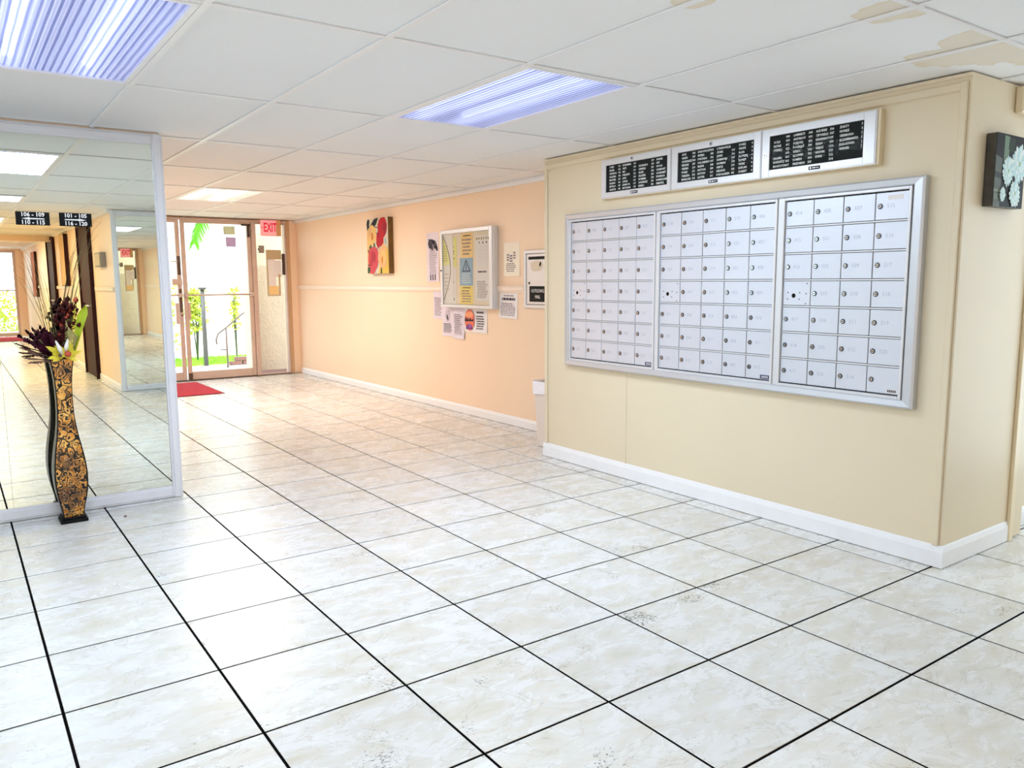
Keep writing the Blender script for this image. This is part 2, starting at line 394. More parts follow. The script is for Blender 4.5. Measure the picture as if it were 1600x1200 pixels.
# ------------------------------------------------------------------ setting: walls
def struct(name, bm, m, label, cat='wall', parent=None):
    return tag(obj(name, bm, m, parent), label, cat, kind='structure')
WT = 2.1205
bm = bmesh.new(); box(bm, 3.318, 4.0, -3.226, -.365, 0, WT)
blk = struct('wall_mailbox', bm, M['mailwall'], 'tan wall block holding the mailbox banks')
bm = bmesh.new(); box(bm, 3.838, 4.0, -.365, 6.0, 0, 2.1285)
wr = struct('wall_right', bm, M['wall'], 'long peach wall on the right of the hall')
bm = bmesh.new(); box(bm, -3.85, .87, .085, 6.0, 0, 2.1285)
wl = struct('wall_left', bm, M['wall'], 'wall block behind the big floor mirror')
bm = bmesh.new(); box(bm, 1.42, 5.25, -18, -5.235, 0, 2.1285)
wb = struct('wall_back', bm, M['wall'], 'wall block reflected in the mirror with dark brown doors')
bm = bmesh.new(); box(bm, -3.85, -.9, -18, -5.3, 0, 2.1285)
struct('wall_back_left', bm, M['wall'], 'wall left of the rear hall out of view')
bm = bmesh.new(); box(bm, 5.2, 5.3, -5.235, -3.0, 2.08, 2.26); box(bm, 5.2, 5.3, -5.235, -3.0, 0, .1)
for y in (-5.2, -4.2, -3.18): box(bm, 5.22, 5.28, y - .035, y + .035, .1, 2.08)
struct('added_window_2', bm, M['bronze'], 'unseen glazing added at the passage end to let daylight in', 'window')  # unseen glazing, added to brighten the right column face and floor
obj('pane', B(box, 5.247, 5.253, -5.17, -3.2, .1, 2.08), M['glass'], bpy.data.objects['added_window_2'])
bm = bmesh.new(); box(bm, 4.0, 5.2, -3.16, -3.0, 0, 2.1285)
struct('wall_passage', bm, M['mailwall'], 'wall set back beside the mailbox block')
# left lobby storefront (out of view): sill, head, mullions and panes
bm = bmesh.new(); box(bm, -3.85, -3.75, -5.3, .085, 0, .78); box(bm, -3.85, -3.75, -5.3, .085, 2.08, 2.2)
for y in (-5.27, -4.2, -3.15, -2.1, -1.05, .05): box(bm, -3.84, -3.76, y - .03, y + .03, .08, 2.08)
struct('window_1', bm, M['bronze'], 'lobby storefront window frame on the left side', 'window')
obj('pane', B(box, -3.803, -3.797, -5.25, .05, .78, 2.08), M['glass'], bpy.data.objects['window_1'])
# baseboards
def baseboard(name, pts, h, label, d=.012):
    """profile run: pts = list of (p0, p1, outward normal)"""
    bm = bmesh.new()
    for (a, b, nrm) in pts:
        a = Vector((*a, 0)); b = Vector((*b, 0)); nv = Vector((*nrm, 0))
        pr = [(0, .004), (d, .004), (d, h * .72), (d * .45, h * .93), (d * .2, h), (0, h)]
        A = [bm.verts.new(a + nv * q + Vector((0, 0, z))) for q, z in pr]; Bv = [bm.verts.new(b + nv * q + Vector((0, 0, z))) for q, z in pr]
        k = len(pr)
        for i in range(k): bm.faces.new((A[i], A[(i + 1) % k], Bv[(i + 1) % k], Bv[i]))
        bm.faces.new(A[::-1]); bm.faces.new(Bv)
    return struct(name, bm, M['white'], label, 'baseboard')
baseboard('baseboard_mailbox', [((3.318, -.353), (3.318, -3.238), (-1, 0)), ((3.318, -3.226), (3.95, -3.226), (0, -1))], .102, 'white baseboard along the foot of the mailbox wall')
baseboard('baseboard_right', [((3.838, 5.9), (3.838, -.36), (-1, 0))], .085, 'white baseboard along the foot of the peach hall wall')
baseboard('baseboard_passage', [((4.11, -3.16), (5.2, -3.16), (0, -1))], .1, 'short white baseboard at the far right edge')
baseboard('baseboard_back', [((1.42, -5.24), (1.42, -17.9), (-1, 0))], .085, 'white baseboard along the rear hall seen in the mirror')
# trims
bm = bmesh.new(); bbox(bm, 3.307, 3.318, -3.2, -.39, 2.052, 2.086, .004); box(bm, 3.312, 3.318, -3.226, -.365, 2.105, WT)
for y0, y1 in ((-3.215, -3.184), (-.40, -.372)): bbox(bm, 3.305, 3.318, y0, y1, .1, 2.09, .004)
struct('trim_1', bm, M['mailwall'], 'tan moulding strip round the mailbox wall', 'trim')
bm = bmesh.new(); bbox(bm, 3.3145, 3.318, -1.218, -1.208, .1, .7, .001); 
struct('trim_2', bm, M['mailwall'], 'thin panel joint strip below the mailboxes', 'trim')
bm = bmesh.new(); bbox(bm, 3.95, 3.998, -3.243, -3.226, .0, WT, .004)
struct('trim_3', bm, M['crown'], 'upright cream casing at the end of the right column face', 'trim')
bm = bmesh.new(); box(bm, 3.998, 4.1, -3.233, -3.16, .012, WT)
struct('trim_4', bm, M['mailwall'], 'tan jamb beyond the cream casing at the right edge', 'trim')
bm = bmesh.new()
for z0, z1, d in ((2.083, 2.118, .028), (2.118, 2.1285, .02)): bbox(bm, 3.838 - d, 3.838, -.36, 6.0, z0, z1, .002)
struct('trim_5', bm, M['white'], 'white ceiling moulding along the hall wall', 'trim')
bm = bmesh.new()
for z0, z1, d in ((1.178, 1.192, .012), (1.192, 1.226, .02), (1.226, 1.236, .027)): bbox(bm, 3.838 - d, 3.838, .58, 5.95, z0, z1, .002)
struct('trim_6', bm, M['rail_paint'], 'chair rail across the peach hall wall', 'trim')
bm = bmesh.new()
bbox(bm, 1.385, 1.42, -18, -5.235, 2.085, 2.1285, .002)
struct('trim_7', bm, M['white'], 'ceiling moulding of the rear hall seen in the mirror', 'trim')
bm = bmesh.new()
for y0, y1 in ((-6.62, -5.24), (-11.0, -7.92), (-17.9, -12.1)): bbox(bm, 1.396, 1.42, y0, y1, 1.185, 1.235, .003)
struct('trim_8', bm, M['crown'], 'chair rail of the rear hall seen in the mirror', 'trim')
bm = bmesh.new(); box(bm, -.9, 1.42, -11.6, -11.3, 2.02, 2.1285)
struct('trim_9', bm, M['wall'], 'shallow ceiling beam across the rear hall', 'trim')

# ------------------------------------------------------------------ light fixtures
def fixture(ix, iy, kind, label, half=False):
    x0 = GX0 + ix * G + .013; x1 = x0 + G - .026; y0 = GY0 + iy * 2 * G + .013; y1 = y0 + 2 * G - .026
    if half: y0, y1 = -4.71 + .013, -4.1 - .013
    cx, cy = (x0 + x1) / 2, (y0 + y1) / 2; a, b = (x1 - x0) / 2, (y1 - y0) / 2
    t = thing('ceiling_light', label, 'light', (cx, cy, 2.124), group='recessed ceiling lights')
    bm = bmesh.new()
    for q in ((-a, a, -b, -b + .012), (-a, a, b - .012, b), (-a, -a + .012, -b + .012, b - .012), (a - .012, a, -b + .012, b - .012)): box(bm, *q, .0, .10)
    box(bm, -a, a, -b, b, .10, .112)
    obj('housing', bm, M['housing'], t)
    bm = bmesh.new(); w = .022
    for q in ((-a, a, -b, -b + w), (-a, a, b - w, b), (-a, -a + w, -b + w, b - w), (a - w, a, -b + w, b - w)): bbox(bm, *q, -.004, .006, .002)
    obj('lens_frame', bm, M['white'], t)
    for s in (-.14, .14):
        obj('tube', B(cyl, (s, -b + .03, .06), (s, b - .03, .06), .019, n=12), M['tube_warm' if kind == 'warm' else 'tube_cool'], t)
    # ribbed prismatic lens
    bm = bmesh.new(); n = 44; w = 2 * (a - w); rows = []
    for i in range(n * 2 + 1):
        x = -w / 2 + w * i / (n * 2); z = .004 + (.0045 if i % 2 else 0)
        rows.append((bm.verts.new((x, -b + .022, z)), bm.verts.new((x, b - .022, z))))
    for i in range(n * 2): bm.faces.new((rows[i][0], rows[i + 1][0], rows[i + 1][1], rows[i][1]))
    obj('lens', bm, M['lens_warm' if kind == 'warm' else 'lens_cool'], t)
    P = (98 if iy == 4 else 125) if kind == 'warm' else 58
    area('fixture_lamp', (cx, cy, 2.116), (0, 0, 0), 2 * a - .06, 2 * b - .06, P * (.5 if half else 1), ((1, .90, .86) if iy == 4 else (1, .84, .48)) if kind == 'warm' else (.70, .84, 1))
fixture(-1, 0, 'cool', 'ribbed ceiling light at the top left above the floor mirror')
fixture(2, 0, 'cool', 'bluish ceiling light in the middle of the lobby ceiling near the directory boards')
fixture(2, 4, 'warm', 'far warm ceiling light in the hall before the exit door')
fixture(-1, -2, 'cool', 'small square ceiling light behind the camera seen only in the mirror', True)
fixture(-1, -5, 'warm', 'ceiling light of the rear hall seen in the mirror, nearer one')
fixture(-1, -9, 'warm', 'ceiling light of the rear hall seen in the mirror, farther one')

# ------------------------------------------------------------------ exit door wall (y = 6)
Y = 6.0
bm = bmesh.new(); box(bm, .87, 1.3, Y, Y + .1, 0, 2.2); box(bm, 3.68, 4.0, Y + .0, Y + .1, 0, 2.2); box(bm, 3.745, 3.838, Y - .04, Y, 0, 2.12); box(bm, .87, 4.0, Y + .02, Y + .1, 2.112, 2.4)
struct('wall_far', bm, M['wall'], 'narrow end wall pieces around the glass exit doors')
bm = bmesh.new()
bbox(bm, 3.7, 3.745, Y - .05, Y, 0, 2.12, .004)
struct('trim_10', bm, mat('tan_jamb', lin(196, 160, 122), .5), 'tan upright jamb between the sidelight and the hall wall', 'trim')
fr = struct('door_frame_1', B(lambda bm: [bbox(bm, *q, .003) for q in (
    (1.3, 3.7, Y - .05, Y + .04, 2.083, 2.112), (3.213, 3.275, Y - .06, Y + .04, 0, 2.083), (1.26, 1.3, Y - .05, Y + .04, 0, 2.112),
    (3.675, 3.7, Y - .04, Y + .04, 0, 2.083), (3.275, 3.675, Y - .03, Y + .03, 0, .022), (3.275, 3.675, Y - .03, Y + .03, 2.062, 2.083))]), M['bronze'], 'faded bronze metal frame of the exit doors', 'frame')
obj('pane', B(box, 3.275, 3.675, Y - .004, Y + .004, .022, 2.062), M['glass'], fr)
bm = bmesh.new(); box(bm, 1.3, 3.7, Y - .07, Y + .06, -.003, .008)
struct('trim_11', bm, M['bronze_dark'], 'dark threshold strip under the exit doors', 'trim')
def leaf(name, x0, x1, label, handle_right):
    t = thing(name, label, 'door', ((x0 + x1) / 2, Y, 0), kind='structure')
    cx = (x0 + x1) / 2; a = (x1 - x0) / 2
    L0 = .05; bm = bmesh.new()
    bbox(bm, -a, -a + L0, -.045, 0, .012, 2.08, .003)
    obj('stile', bm, M['bronze'], t); bm = bmesh.new(); bbox(bm, a - L0, a, -.045, 0, .012, 2.08, .003); obj('stile', bm, M['bronze'], t)
    obj('bottom_rail', B(bbox, -a + L0, a - L0, -.043, 0, .012, .115, .003), M['bronze'], t)
    obj('top_rail', B(bbox, -a + L0, a - L0, -.043, 0, 2.045, 2.08, .003), M['bronze'], t)
    obj('pane', B(box, -a + L0, a - L0, -.025, -.019, .115, 2.045), M['glass'], t)
    bm = bmesh.new(); cyl(bm, (-a + .02, -.085, 1.12), (a - .02, -.085, 1.12), .011, n=10)
    for s in (-1, 1): bbox(bm, s * (a - .025) - .02, s * (a - .025) + .02, -.1, -.045, 1.095, 1.145, .004)
    obj('push_bar', bm, M['bronze'], t)
    return t, a
t, a = leaf('door_1', 2.316, 3.21, 'right glass exit door leaf with a push bar', False)
bm = bmesh.new(); bbox(bm, -a + .045, -a + .07, -.06, -.02, .8, 1.02, .004); obj('pull_plate', bm, M['bronze'], t)
bm = bmesh.new(); bbox(bm, a - .12, a + .0, -.055, -.03, 2.03, 2.055, .003); tube(bm, [(a - .02, -.06, 2.04), (a - .035, -.07, 1.97), (a - .02, -.07, 1.9)], .008); bbox(bm, a - .05, a - .015, -.06, -.04, 1.88, 2.03, .003)
obj('closer', bm, M['bronze_dark'], t)
bm = bmesh.new(); bbox(bm, -a + .0, -a + .05, -.056, -.044, .02, .10, .003); cyl(bm, (-a + .02, -.05, .03), (-a + .02, -.07, .03), .012); cyl(bm, (-a + .03, -.05, .08), (-a + .03, -.07, .08), .009)
obj('pivot', bm, M['bronze_dark'], t)
t, a = leaf('door_2', 1.305, 2.298, 'left glass exit door leaf mostly hidden behind the mirror', True)
bm = bmesh.new(); bbox(bm, a - .12, a - .0, -.075, -.044, 1.25, 1.33, .004); obj('lock_box', bm, M['bronze'], t)
bm = bmesh.new(); box(bm, a - .12, a - .04, -.06, -.04, 1.545, 1.56); obj('rod', bm, M['bronze'], t)
bm = bmesh.new(); bbox(bm, a - .045, a - .006, -.05, -.044, 1.38, 1.62, .002); bbox(bm, a - .04, a - .01, -.05, -.044, .9, 1.2, .002); cyl(bm, (a - .02, -.05, .86), (a - .02, -.056, .86), .012); cyl(bm, (a - .02, -.05, 1.1), (a - .02, -.056, 1.1), .012)
obj('worn_plate', bm, M['bronze_dark'], t)
bm = bmesh.new(); bbox(bm, a - .1, a - .065, -.1, -.04, .75, 1.02, .006); obj('pull_plate', bm, M['bronze'], t)
# window stickers on the right leaf
st = thing('window_sticker', 'faded lavender and green stickers at the top of the exit door glass', 'sticker', (2.96, Y - .026, 1.72), FACE_S)
obj('lavender_sticker', B(bbox, -.075, .055, .03, .155, 0, .0015, .0005), mat('lavender_print', lin(196, 176, 226), .6), st)
obj('green_sticker', B(bbox, -.1, .05, .19, .30, 0, .0015, .0005), mat('pale_green_print', lin(214, 228, 190), .6), st)

# things on the sidelight glass
t = thing('exit_sign', 'red EXIT sign hanging from the ceiling above the sidelight', 'sign', (3.485, 5.93, 1.905), FACE_S)
obj('back_plate', B(bbox, -.14, .14, 0, .215, -.03, -.008, .004), mat('tan_sign_box', lin(222, 170, 120), .5), t)
obj('face', B(bbox, -.145, .07, .004, .212, -.008, .002, .002), emit('pink_lit_face', (.95, .42, .46), .55), t)
text('lettering', 'EXIT', .165, emit('red_lit_letters', (.75, .01, .06), .5), t, (-.105, .108, .003), bold=.004, sx=.54)
bm = bmesh.new(); poly(bm, [(-.132, .11, .003), (-.115, .092, .003), (-.115, .128, .003)]); obj('chevron', bm, mat('red_chevron', lin(190, 20, 50), .5), t)
t = thing('alarm_box', 'small grey brown box on the sidelight frame', 'box', (3.34, 5.965, 1.675), FACE_S)
obj('body', B(bbox, -.03, .04, 0, .1, 0, .03, .003), M['grey_box'], t); obj('knob', B(cyl, (-.04, .05, .012), (-.03, .05, .012), .012), M['bronze_dark'], t)
t = thing('notice_case', 'narrow beige notice case with white sheets on the sidelight glass', 'notice', (3.52, 5.985, 1.09), FACE_S)
bm = bmesh.new()
for q in ((-.105, .105, .5, .63), (-.105, -.085, 0, .5), (-.085, .06, 0, .018), (.055, .08, 0, .3)): bbox(bm, *q, -.005, .012, .002)
obj('case_frame', bm, M['beige'], t)
obj('sheet', B(bbox, -.08, .02, .14, .5, .0, .005, .001), M['paper'], t); obj('sheet', B(bbox, .0, .1, .26, .49, .004, .009, .001), M['paper'], t)
obj('sheet', B(bbox, -.08, .05, .02, .14, .0, .004, .001), M['paper_peach'], t)
t = thing('door_phone', 'dark narrow handset at the right edge of the notice case', 'phone', (3.648, 5.985, 1.38), FACE_S)
obj('body', B(bbox, -.018, .018, 0, .29, 0, .04, .006), mat('dark_handset', lin(74, 48, 46), .4), t)

# ------------------------------------------------------------------ outside
out = struct('pavement', B(box, -12, 16, 6.1, 8.15, -.3, -.03), M['concrete'], 'pale concrete walk outside the exit doors', 'pavement')
struct('ground', B(box, -25, 25, 8.15, 60, -.4, -.06), M['concrete'], 'pale ground beyond the lawn', 'ground')
bm = bmesh.new(); box(bm, -6, 4.2, 8.15, 9.6, -.1, -.03)
lawn = struct('lawn', bm, M['grass'], 'bright green lawn strip outside the exit door', 'lawn')
bm = bmesh.new(); rg = random.Random(3)
for _ in range(4000):
    x = rg.uniform(2.0, 4.2); y = rg.uniform(8.16, 9.58); h = rg.uniform(.03, .07); a = rg.uniform(0, PI); dx = math.cos(a) * .004; dy = math.sin(a) * .004
    bm.faces.new([bm.verts.new(p) for p in ((x - dx, y - dy, -.03), (x + dx, y + dy, -.03), (x + rg.uniform(-.02, .02), y + rg.uniform(-.02, .02), -.03 + h))])
o = obj('grass_blades', bm, M['grass'], lawn); o['kind'] = 'stuff'
t = thing('building', 'overexposed white building across the lawn', 'building', (5, 12, -.06))
obj('wall', B(box, -8, 9, 0, .3, 0, 5), M['bldg'], t)
bm = bmesh.new()
for q in ((-.5, .5, 1.95, 2.0), (-.5, -.45, .9, 1.95), (.45, .5, .9, 1.95), (-.5, .5, .85, .9)): bbox(bm, q[0], q[1], -.06, 0, q[2], q[3], .01)
f = obj('window', bm, M['white'], t, (-.6, 0, 0)); obj('pane', B(box, -.45, .45, -.02, -.01, .9, 1.95), M['glass'], f)
t = thing('bollard_post', 'grey metal post standing at the edge of the lawn', 'post', (3.085, 8.1, -.03))
obj('shaft', B(cyl, (0, 0, 0), (0, 0, 1.2), .036, .03), M['post'], t); obj('cap', B(cyl, (0, 0, 1.2), (0, 0, 1.235), .05, .07), M['post'], t)
t = thing('handrail', 'pale curved metal handrail outside the exit door', 'handrail', (3.28, 7.6, -.03))
bm = bmesh.new(); tube(bm, [(-.15, 0, .37), (-.155, 0, .45), (-.12, 0, .53), (.0, 0, .62), (.25, 0, .82), (.32, 0, .86), (.38, 0, .84), (.4, 0, .8)], .013, 8); obj('rail', bm, M['rail'], t)
obj('baluster', B(cyl, (0, 0, 0), (0, 0, .62), .014), M['rail'], t); obj('lower_bar', B(cyl, (-.1, 0, .28), (0, 0, .28), .009), M['rail'], t)
t = thing('brick_kerb', 'low pinkish brick kerb beside the handrail', 'kerb', (3.6, 7.95, -.03))
brick_me = mesh_of(B(bbox, -.095, .095, -.045, .045, 0, .06, .006), 'brick', M['brick'])
for r_ in range(2):
    for k in range(3): obj('brick', brick_me, None, t, (-.1 + k * .205 + r_ * .08, 0, r_ * .066))
def plant(name, label, loc, w, h, n, m, leaf_s, seed, z0=0):
    rg = random.Random(seed); t = thing(name, label, 'plant', loc)
    bm = bmesh.new()
    for k in range(5):
        tube(bm, [(0, 0, 0), (rg.uniform(-w, w) * .3, rg.uniform(-w, w) * .2, h * .5), (rg.uniform(-w, w) * .8, rg.uniform(-w, w) * .4, h * .9)], [.012, .009, .004], 5)
    obj('stem', bm, M['post'], t); bm = bmesh.new()
    for _ in range(n):
        p = Vector((rg.gauss(0, w * .5), rg.gauss(0, w * .35), z0 + (h - z0) * rg.random() ** .8))
        d = Vector((rg.uniform(-1, 1), rg.uniform(-1, 1), rg.uniform(-.3, .8))).normalized(); s = leaf_s * rg.uniform(.6, 1.3); q = d.orthogonal().normalized() * s * .35
        bm.faces.new([bm.verts.new(v) for v in (p, p + d * s * .5 + q, p + d * s, p + d * s * .5 - q)])
    o = obj('foliage', bm, m, t); o['kind'] = 'stuff'
plant('shrub', 'yellow green shrub behind the grey post', (3.18, 9.0, -.03), .16, 1.2, 420, M['leaf_y'], .09, 5, .45)
plant('climbing_plant', 'thin yellow green vine against the white building', (3.86, 9.1, -.03), .07, 1.2, 200, M['leaf_y'], .07, 6, .5)
plant('shrub', 'shrub seen through the glass of the left exit door leaf', (2.55, 8.9, -.03), .3, 1.25, 500, M['leaf_y'], .1, 8, .2)
# palm with a frond hanging into the door view
t = thing('palm_tree', 'palm with a bright green frond hanging behind the exit door glass', 'palm', (4.45, 7.6, -.03))
bm = bmesh.new(); tube(bm, [(0, 0, 0), (.03, 0, 1.3), (0, 0, 2.6)], [.12, .1, .09], 10); obj('trunk', bm, M['post'], t)
rib = [Vector((-1.25, -.1, 2.50)), Vector((-1.40, -.1, 2.40)), Vector((-1.50, -.1, 2.18)), Vector((-1.60, -.1, 1.88))]; tube_pts = [Vector((0, 0, 2.6)), Vector((-.6, -.05, 2.78))] + rib
bm = bmesh.new(); tube(bm, tube_pts, [.02, .016, .012, .01, .007, .003], 6); obj('midrib', bm, M['leaf_g'], t)
bm = bmesh.new(); rg = random.Random(11)
for k in range(40):
    u = k / 40; i = min(2, int(u * 3)); fu = u * 3 - i; p = rib[i].lerp(rib[i + 1], fu)
    for s in (-1, 1):
        d = Vector((s * .55 - .15, rg.uniform(-.3, .3), -1)).normalized() * (.34 * (1 - .45 * u)); q = Vector((.011, .006, 0))
        bm.faces.new([bm.verts.new(v) for v in (p - q, p + q, p + d * .6 + q * .8, p + d, p + d * .6 - q * .8)])
o = obj('leaflets', bm, M['leaf_g'], t); o['kind'] = 'stuff'
# stucco column and pavers behind the sidelight
bm = bmesh.new(); box(bm, 3.36, 4.6, 6.62, 6.9, -.03, 3)
struct('wall_outside', bm, M['stucco'], 'cream stucco pier behind the sidelight glass', 'wall')
t = thing('brick_paving', 'pinkish pavers at the foot of the stucco pier', 'paving', (3.6, 6.36, -.03), kind='structure')
pav_me = mesh_of(B(bbox, -.098, .098, -.048, .048, 0, .03, .004), 'brick', M['brick'])
for r_ in range(5):
    for k in range(4): obj('brick', pav_me, None, t, (-.3 + k * .2 + (r_ % 2) * .1, -.2 + r_ * .1, 0))
# rear entrance (seen in the mirror)
bm = bmesh.new(); box(bm, -.9, 1.42, -18.1, -18, 2.09, 2.4); box(bm, 1.25, 1.42, -18.1, -18, 0, 2.09); box(bm, -.9, -.8, -18.1, -18, 0, 2.09)
struct('wall_rear', bm, M['wall'], 'end wall of the rear hall around its glass door')
d = struct('door_3', B(lambda bm: [bbox(bm, *q, .004) for q in ((1.19, 1.25, -18.05, -18, 0, 2.09), (-.8, -.74, -18.05, -18, 0, 2.09), (.2, .26, -18.05, -18, 0, 2.03), (-.74, 1.19, -18.05, -18, 2.03, 2.09), (-.74, 1.19, -18.05, -18, 0, .08), (-.74, 1.19, -18.04, -18.01, 1.1, 1.13))]), M['bronze'], 'glass entrance door at the end of the rear hall seen in the mirror', 'door')
obj('pane', B(box, -.74, 1.19, -18.03, -18.024, .08, 2.03), M['glass'], d)
struct('pavement_rear', B(box, -15, 15, -45, -18.1, -.3, -.03), M['concrete'], 'pale pavement outside the rear door', 'pavement')
t = thing('hedge', 'yellow green hedge outside the rear glass door seen in the mirror', 'hedge', (.5, -21, -.03))
bm = bmesh.new(); rg = random.Random(4)
for _ in range(2600):
    p = Vector((rg.uniform(-2.5, 1.0), rg.uniform(-.3, .3), rg.uniform(0, 1.05))); dd = Vector((rg.uniform(-1, 1), rg.uniform(-.2, 1), rg.uniform(-.5, 1))).normalized(); s = rg.uniform(.05, .11); q = dd.orthogonal().normalized() * s * .4
    bm.faces.new([bm.verts.new(v) for v in (p, p + dd * s * .5 + q, p + dd * s, p + dd * s * .5 - q)])
o = obj('foliage', bm, M['leaf_y'], t); o['kind'] = 'stuff'
def door_mat(loc, sx, sy, label, n):
    t = thing('door_mat', label, 'mat', loc)
    obj('backing', B(bbox, -sx / 2, sx / 2, -sy / 2, sy / 2, 0, .006, .002), mat('dark_red_rubber', lin(120, 30, 42), .8), t)
    bm = bmesh.new()
    for i in range(n):
        x = -sx / 2 + .02 + (sx - .04) * i / n; box(bm, x, x + (sx - .04) / n * .72, -sy / 2 + .02, sy / 2 - .02, .005, .011)
    o = obj('pile', bm, M['mat_red'], t); o['kind'] = 'stuff'
door_mat((1.72, 5.1, .0), 1.28, 1.26, 'red door mat before the exit doors beside the mirror edge', 70)
door_mat((.2, -16.6, .0), 2.0, 1.7, 'red door mat at the rear glass door seen in the mirror', 70)

# ------------------------------------------------------------------ rear hall fittings seen in the mirror (wall x = 1.42, facing -x)
def hall_door(n, y0, y1, label):
    t = thing('door_%d' % n, label, 'door', (1.42, (y0 + y1) / 2, 0), FACE_W, kind='structure')
    w = abs(y1 - y0) / 2
    obj('leaf', B(bbox, -w + .05, w - .05, .005, 2.05, .0, .03, .003), M['brown'], t)
    bm = bmesh.new(); bbox(bm, -w, -w + .055, 0, 2.1, 0, .05, .004); bbox(bm, w - .055, w, 0, 2.1, 0, .05, .004); bbox(bm, -w + .055, w - .055, 2.045, 2.1, 0, .05, .004)
    obj('casing', bm, M['brown'], t)
    bm = bmesh.new(); cyl(bm, (-w + .12, .98, .03), (-w + .12, .98, .09), .012); tube(bm, [(-w + .12, .98, .085), (-w + .22, .98, .09)], .011, 8); cyl(bm, (-w + .12, .98, .03), (-w + .12, .98, .037), .03)
    obj('lever', bm, M['chrome'], t)
hall_door(4, -6.78, -7.85, 'dark brown door with a chrome lever, the nearer one in the mirror')
hall_door(5, -11.0, -12.05, 'dark brown door farther down the mirrored hall')
t = thing('framed_picture', 'tan canvas with dark edges between the two brown doors in the mirror', 'picture', (1.42, -9.5, 1.24), FACE_W)
obj('edge', B(bbox, -.3, .3, 0, .81, .001, .06, .003), M['brown'], t); obj('canvas', B(bbox, -.29, .29, .01, .8, .059, .064, .001), mat('tan_canvas', lin(226, 190, 140), .7, var=.3, vscale=6), t)
t = thing('framed_picture', 'narrow picture beyond the farther brown door in the mirror', 'picture', (1.42, -14.9, 1.0), FACE_W)
obj('edge', B(bbox, -.4, .4, 0, .95, .001, .05, .003), M['brown'], t); obj('canvas', B(bbox, -.39, .39, .01, .94, .049, .054, .001), mat('rust_canvas', lin(200, 120, 80), .7, var=.3, vscale=6), t)
t = thing('wall_box', 'grey metal wall box by the brown door seen in the mirror', 'box', (1.42, -5.95, 1.475), FACE_W)
obj('body', B(bbox, -.24, .24, 0, .18, .001, .06, .004), M['grey_box'], t); obj('cover', B(bbox, -.2, .2, .02, .16, .06, .066, .002), M['beige'], t)

# ------------------------------------------------------------------ the two big mirrors
def big_mirror(loc, rot, xs, name_label, cat='mirror', ends=None):
    t = thing('wall_mirror', name_label, cat, loc, rot)
    x0, x1 = xs[0], xs[-1]; w = .058; h0, h1 = .003, 2.117
    for (a0, a1, b0, b1) in ((x1 - w, x1, h0, h1), (x0, x0 + w, h0, h1), (x0 + w, x1 - w, h1 - w, h1), (x0 + w, x1 - w, h0, h0 + w + .012)):
        bm = bmesh.new(); bbox(bm, a0, a1, b0, b1, .0, .022, .005, 2)
        if a1 - a0 < .1: bbox(bm, a0 + .012, a1 - .012, b0, b1, .02, .028, .003)
        else: bbox(bm, a0, a1, b0 + .012, b1 - .012, .02, .028, .003)
        obj('frame_rail', bm, M['frame_grey'], t)
    inner = [x0 + w - .004] + list(xs[1:-1]) + [x1 - w + .004]
    for i in range(len(inner) - 1):
        bm = bmesh.new(); g = .0006; bb = .012
        A = [(inner[i] + g, h0 + w), (inner[i + 1] - g, h0 + w), (inner[i + 1] - g, h1 - w + .004), (inner[i] + g, h1 - w + .004)]
        box(bm, A[0][0], A[1][0], A[0][1], A[2][1], .002, .0105)
        o = obj('mirror_pane', bm, M['mirror'], t)
        if i == 0 and len(inner) > 2: o.rotation_euler = (0, math.radians(.08), 0)
    return t
big_mirror((0, .0855, 0), FACE_S, (-1.0, .018, .885), 'tall floor mirror in a white frame at the left behind the vase')
big_mirror((1.42, -5.2355, 0), FACE_N, (-1.78, -.9, 0), 'second white framed mirror facing the first, seen in its reflection')
for i, (x0, x1, z0, z1, a, b, lab) in enumerate(((.141, .297, 1.588, 1.657, '106 - 109', '110 - 115', 'black sign reading 106 - 109, left arrow, 110 - 115, on the mirror'), (.342, .498, 1.588, 1.659, '101 - 105', '116 - 120', 'black sign reading 101 - 105, right arrow, 116 - 120, on the mirror'))):
    t = thing('direction_sign', lab, 'sign', ((x0 + x1) / 2, .0748, z0), FACE_S); w = (x1 - x0) / 2; h = z1 - z0
    obj('plate', B(bbox, -w, w, 0, h, 0, .003, .0008), M['black'], t)
    text('lettering', a, .029, M['letter'], t, (0, h * .79, .0032), align='CENTER', bold=.0009, sx=.98)
    text('lettering', b, .029, M['letter'], t, (0, h * .2, .0032), align='CENTER', bold=.0009, sx=.98)
    s = -1 if i == 0 else 1; y = h * .49; bm = bmesh.new()
    poly(bm, [(-s * w * .68, y - .0028, .0033), (s * w * .2, y - .0036, .0033), (s * w * .2, y + .0036, .0033), (-s * w * .68, y + .0028, .0033)])
    poly(bm, [(s * w * .18, y - .0075, .0033), (s * w * .66, y, .0033), (s * w * .18, y + .0075, .0033)])
    obj('arrow', bm, M['letter'], t)

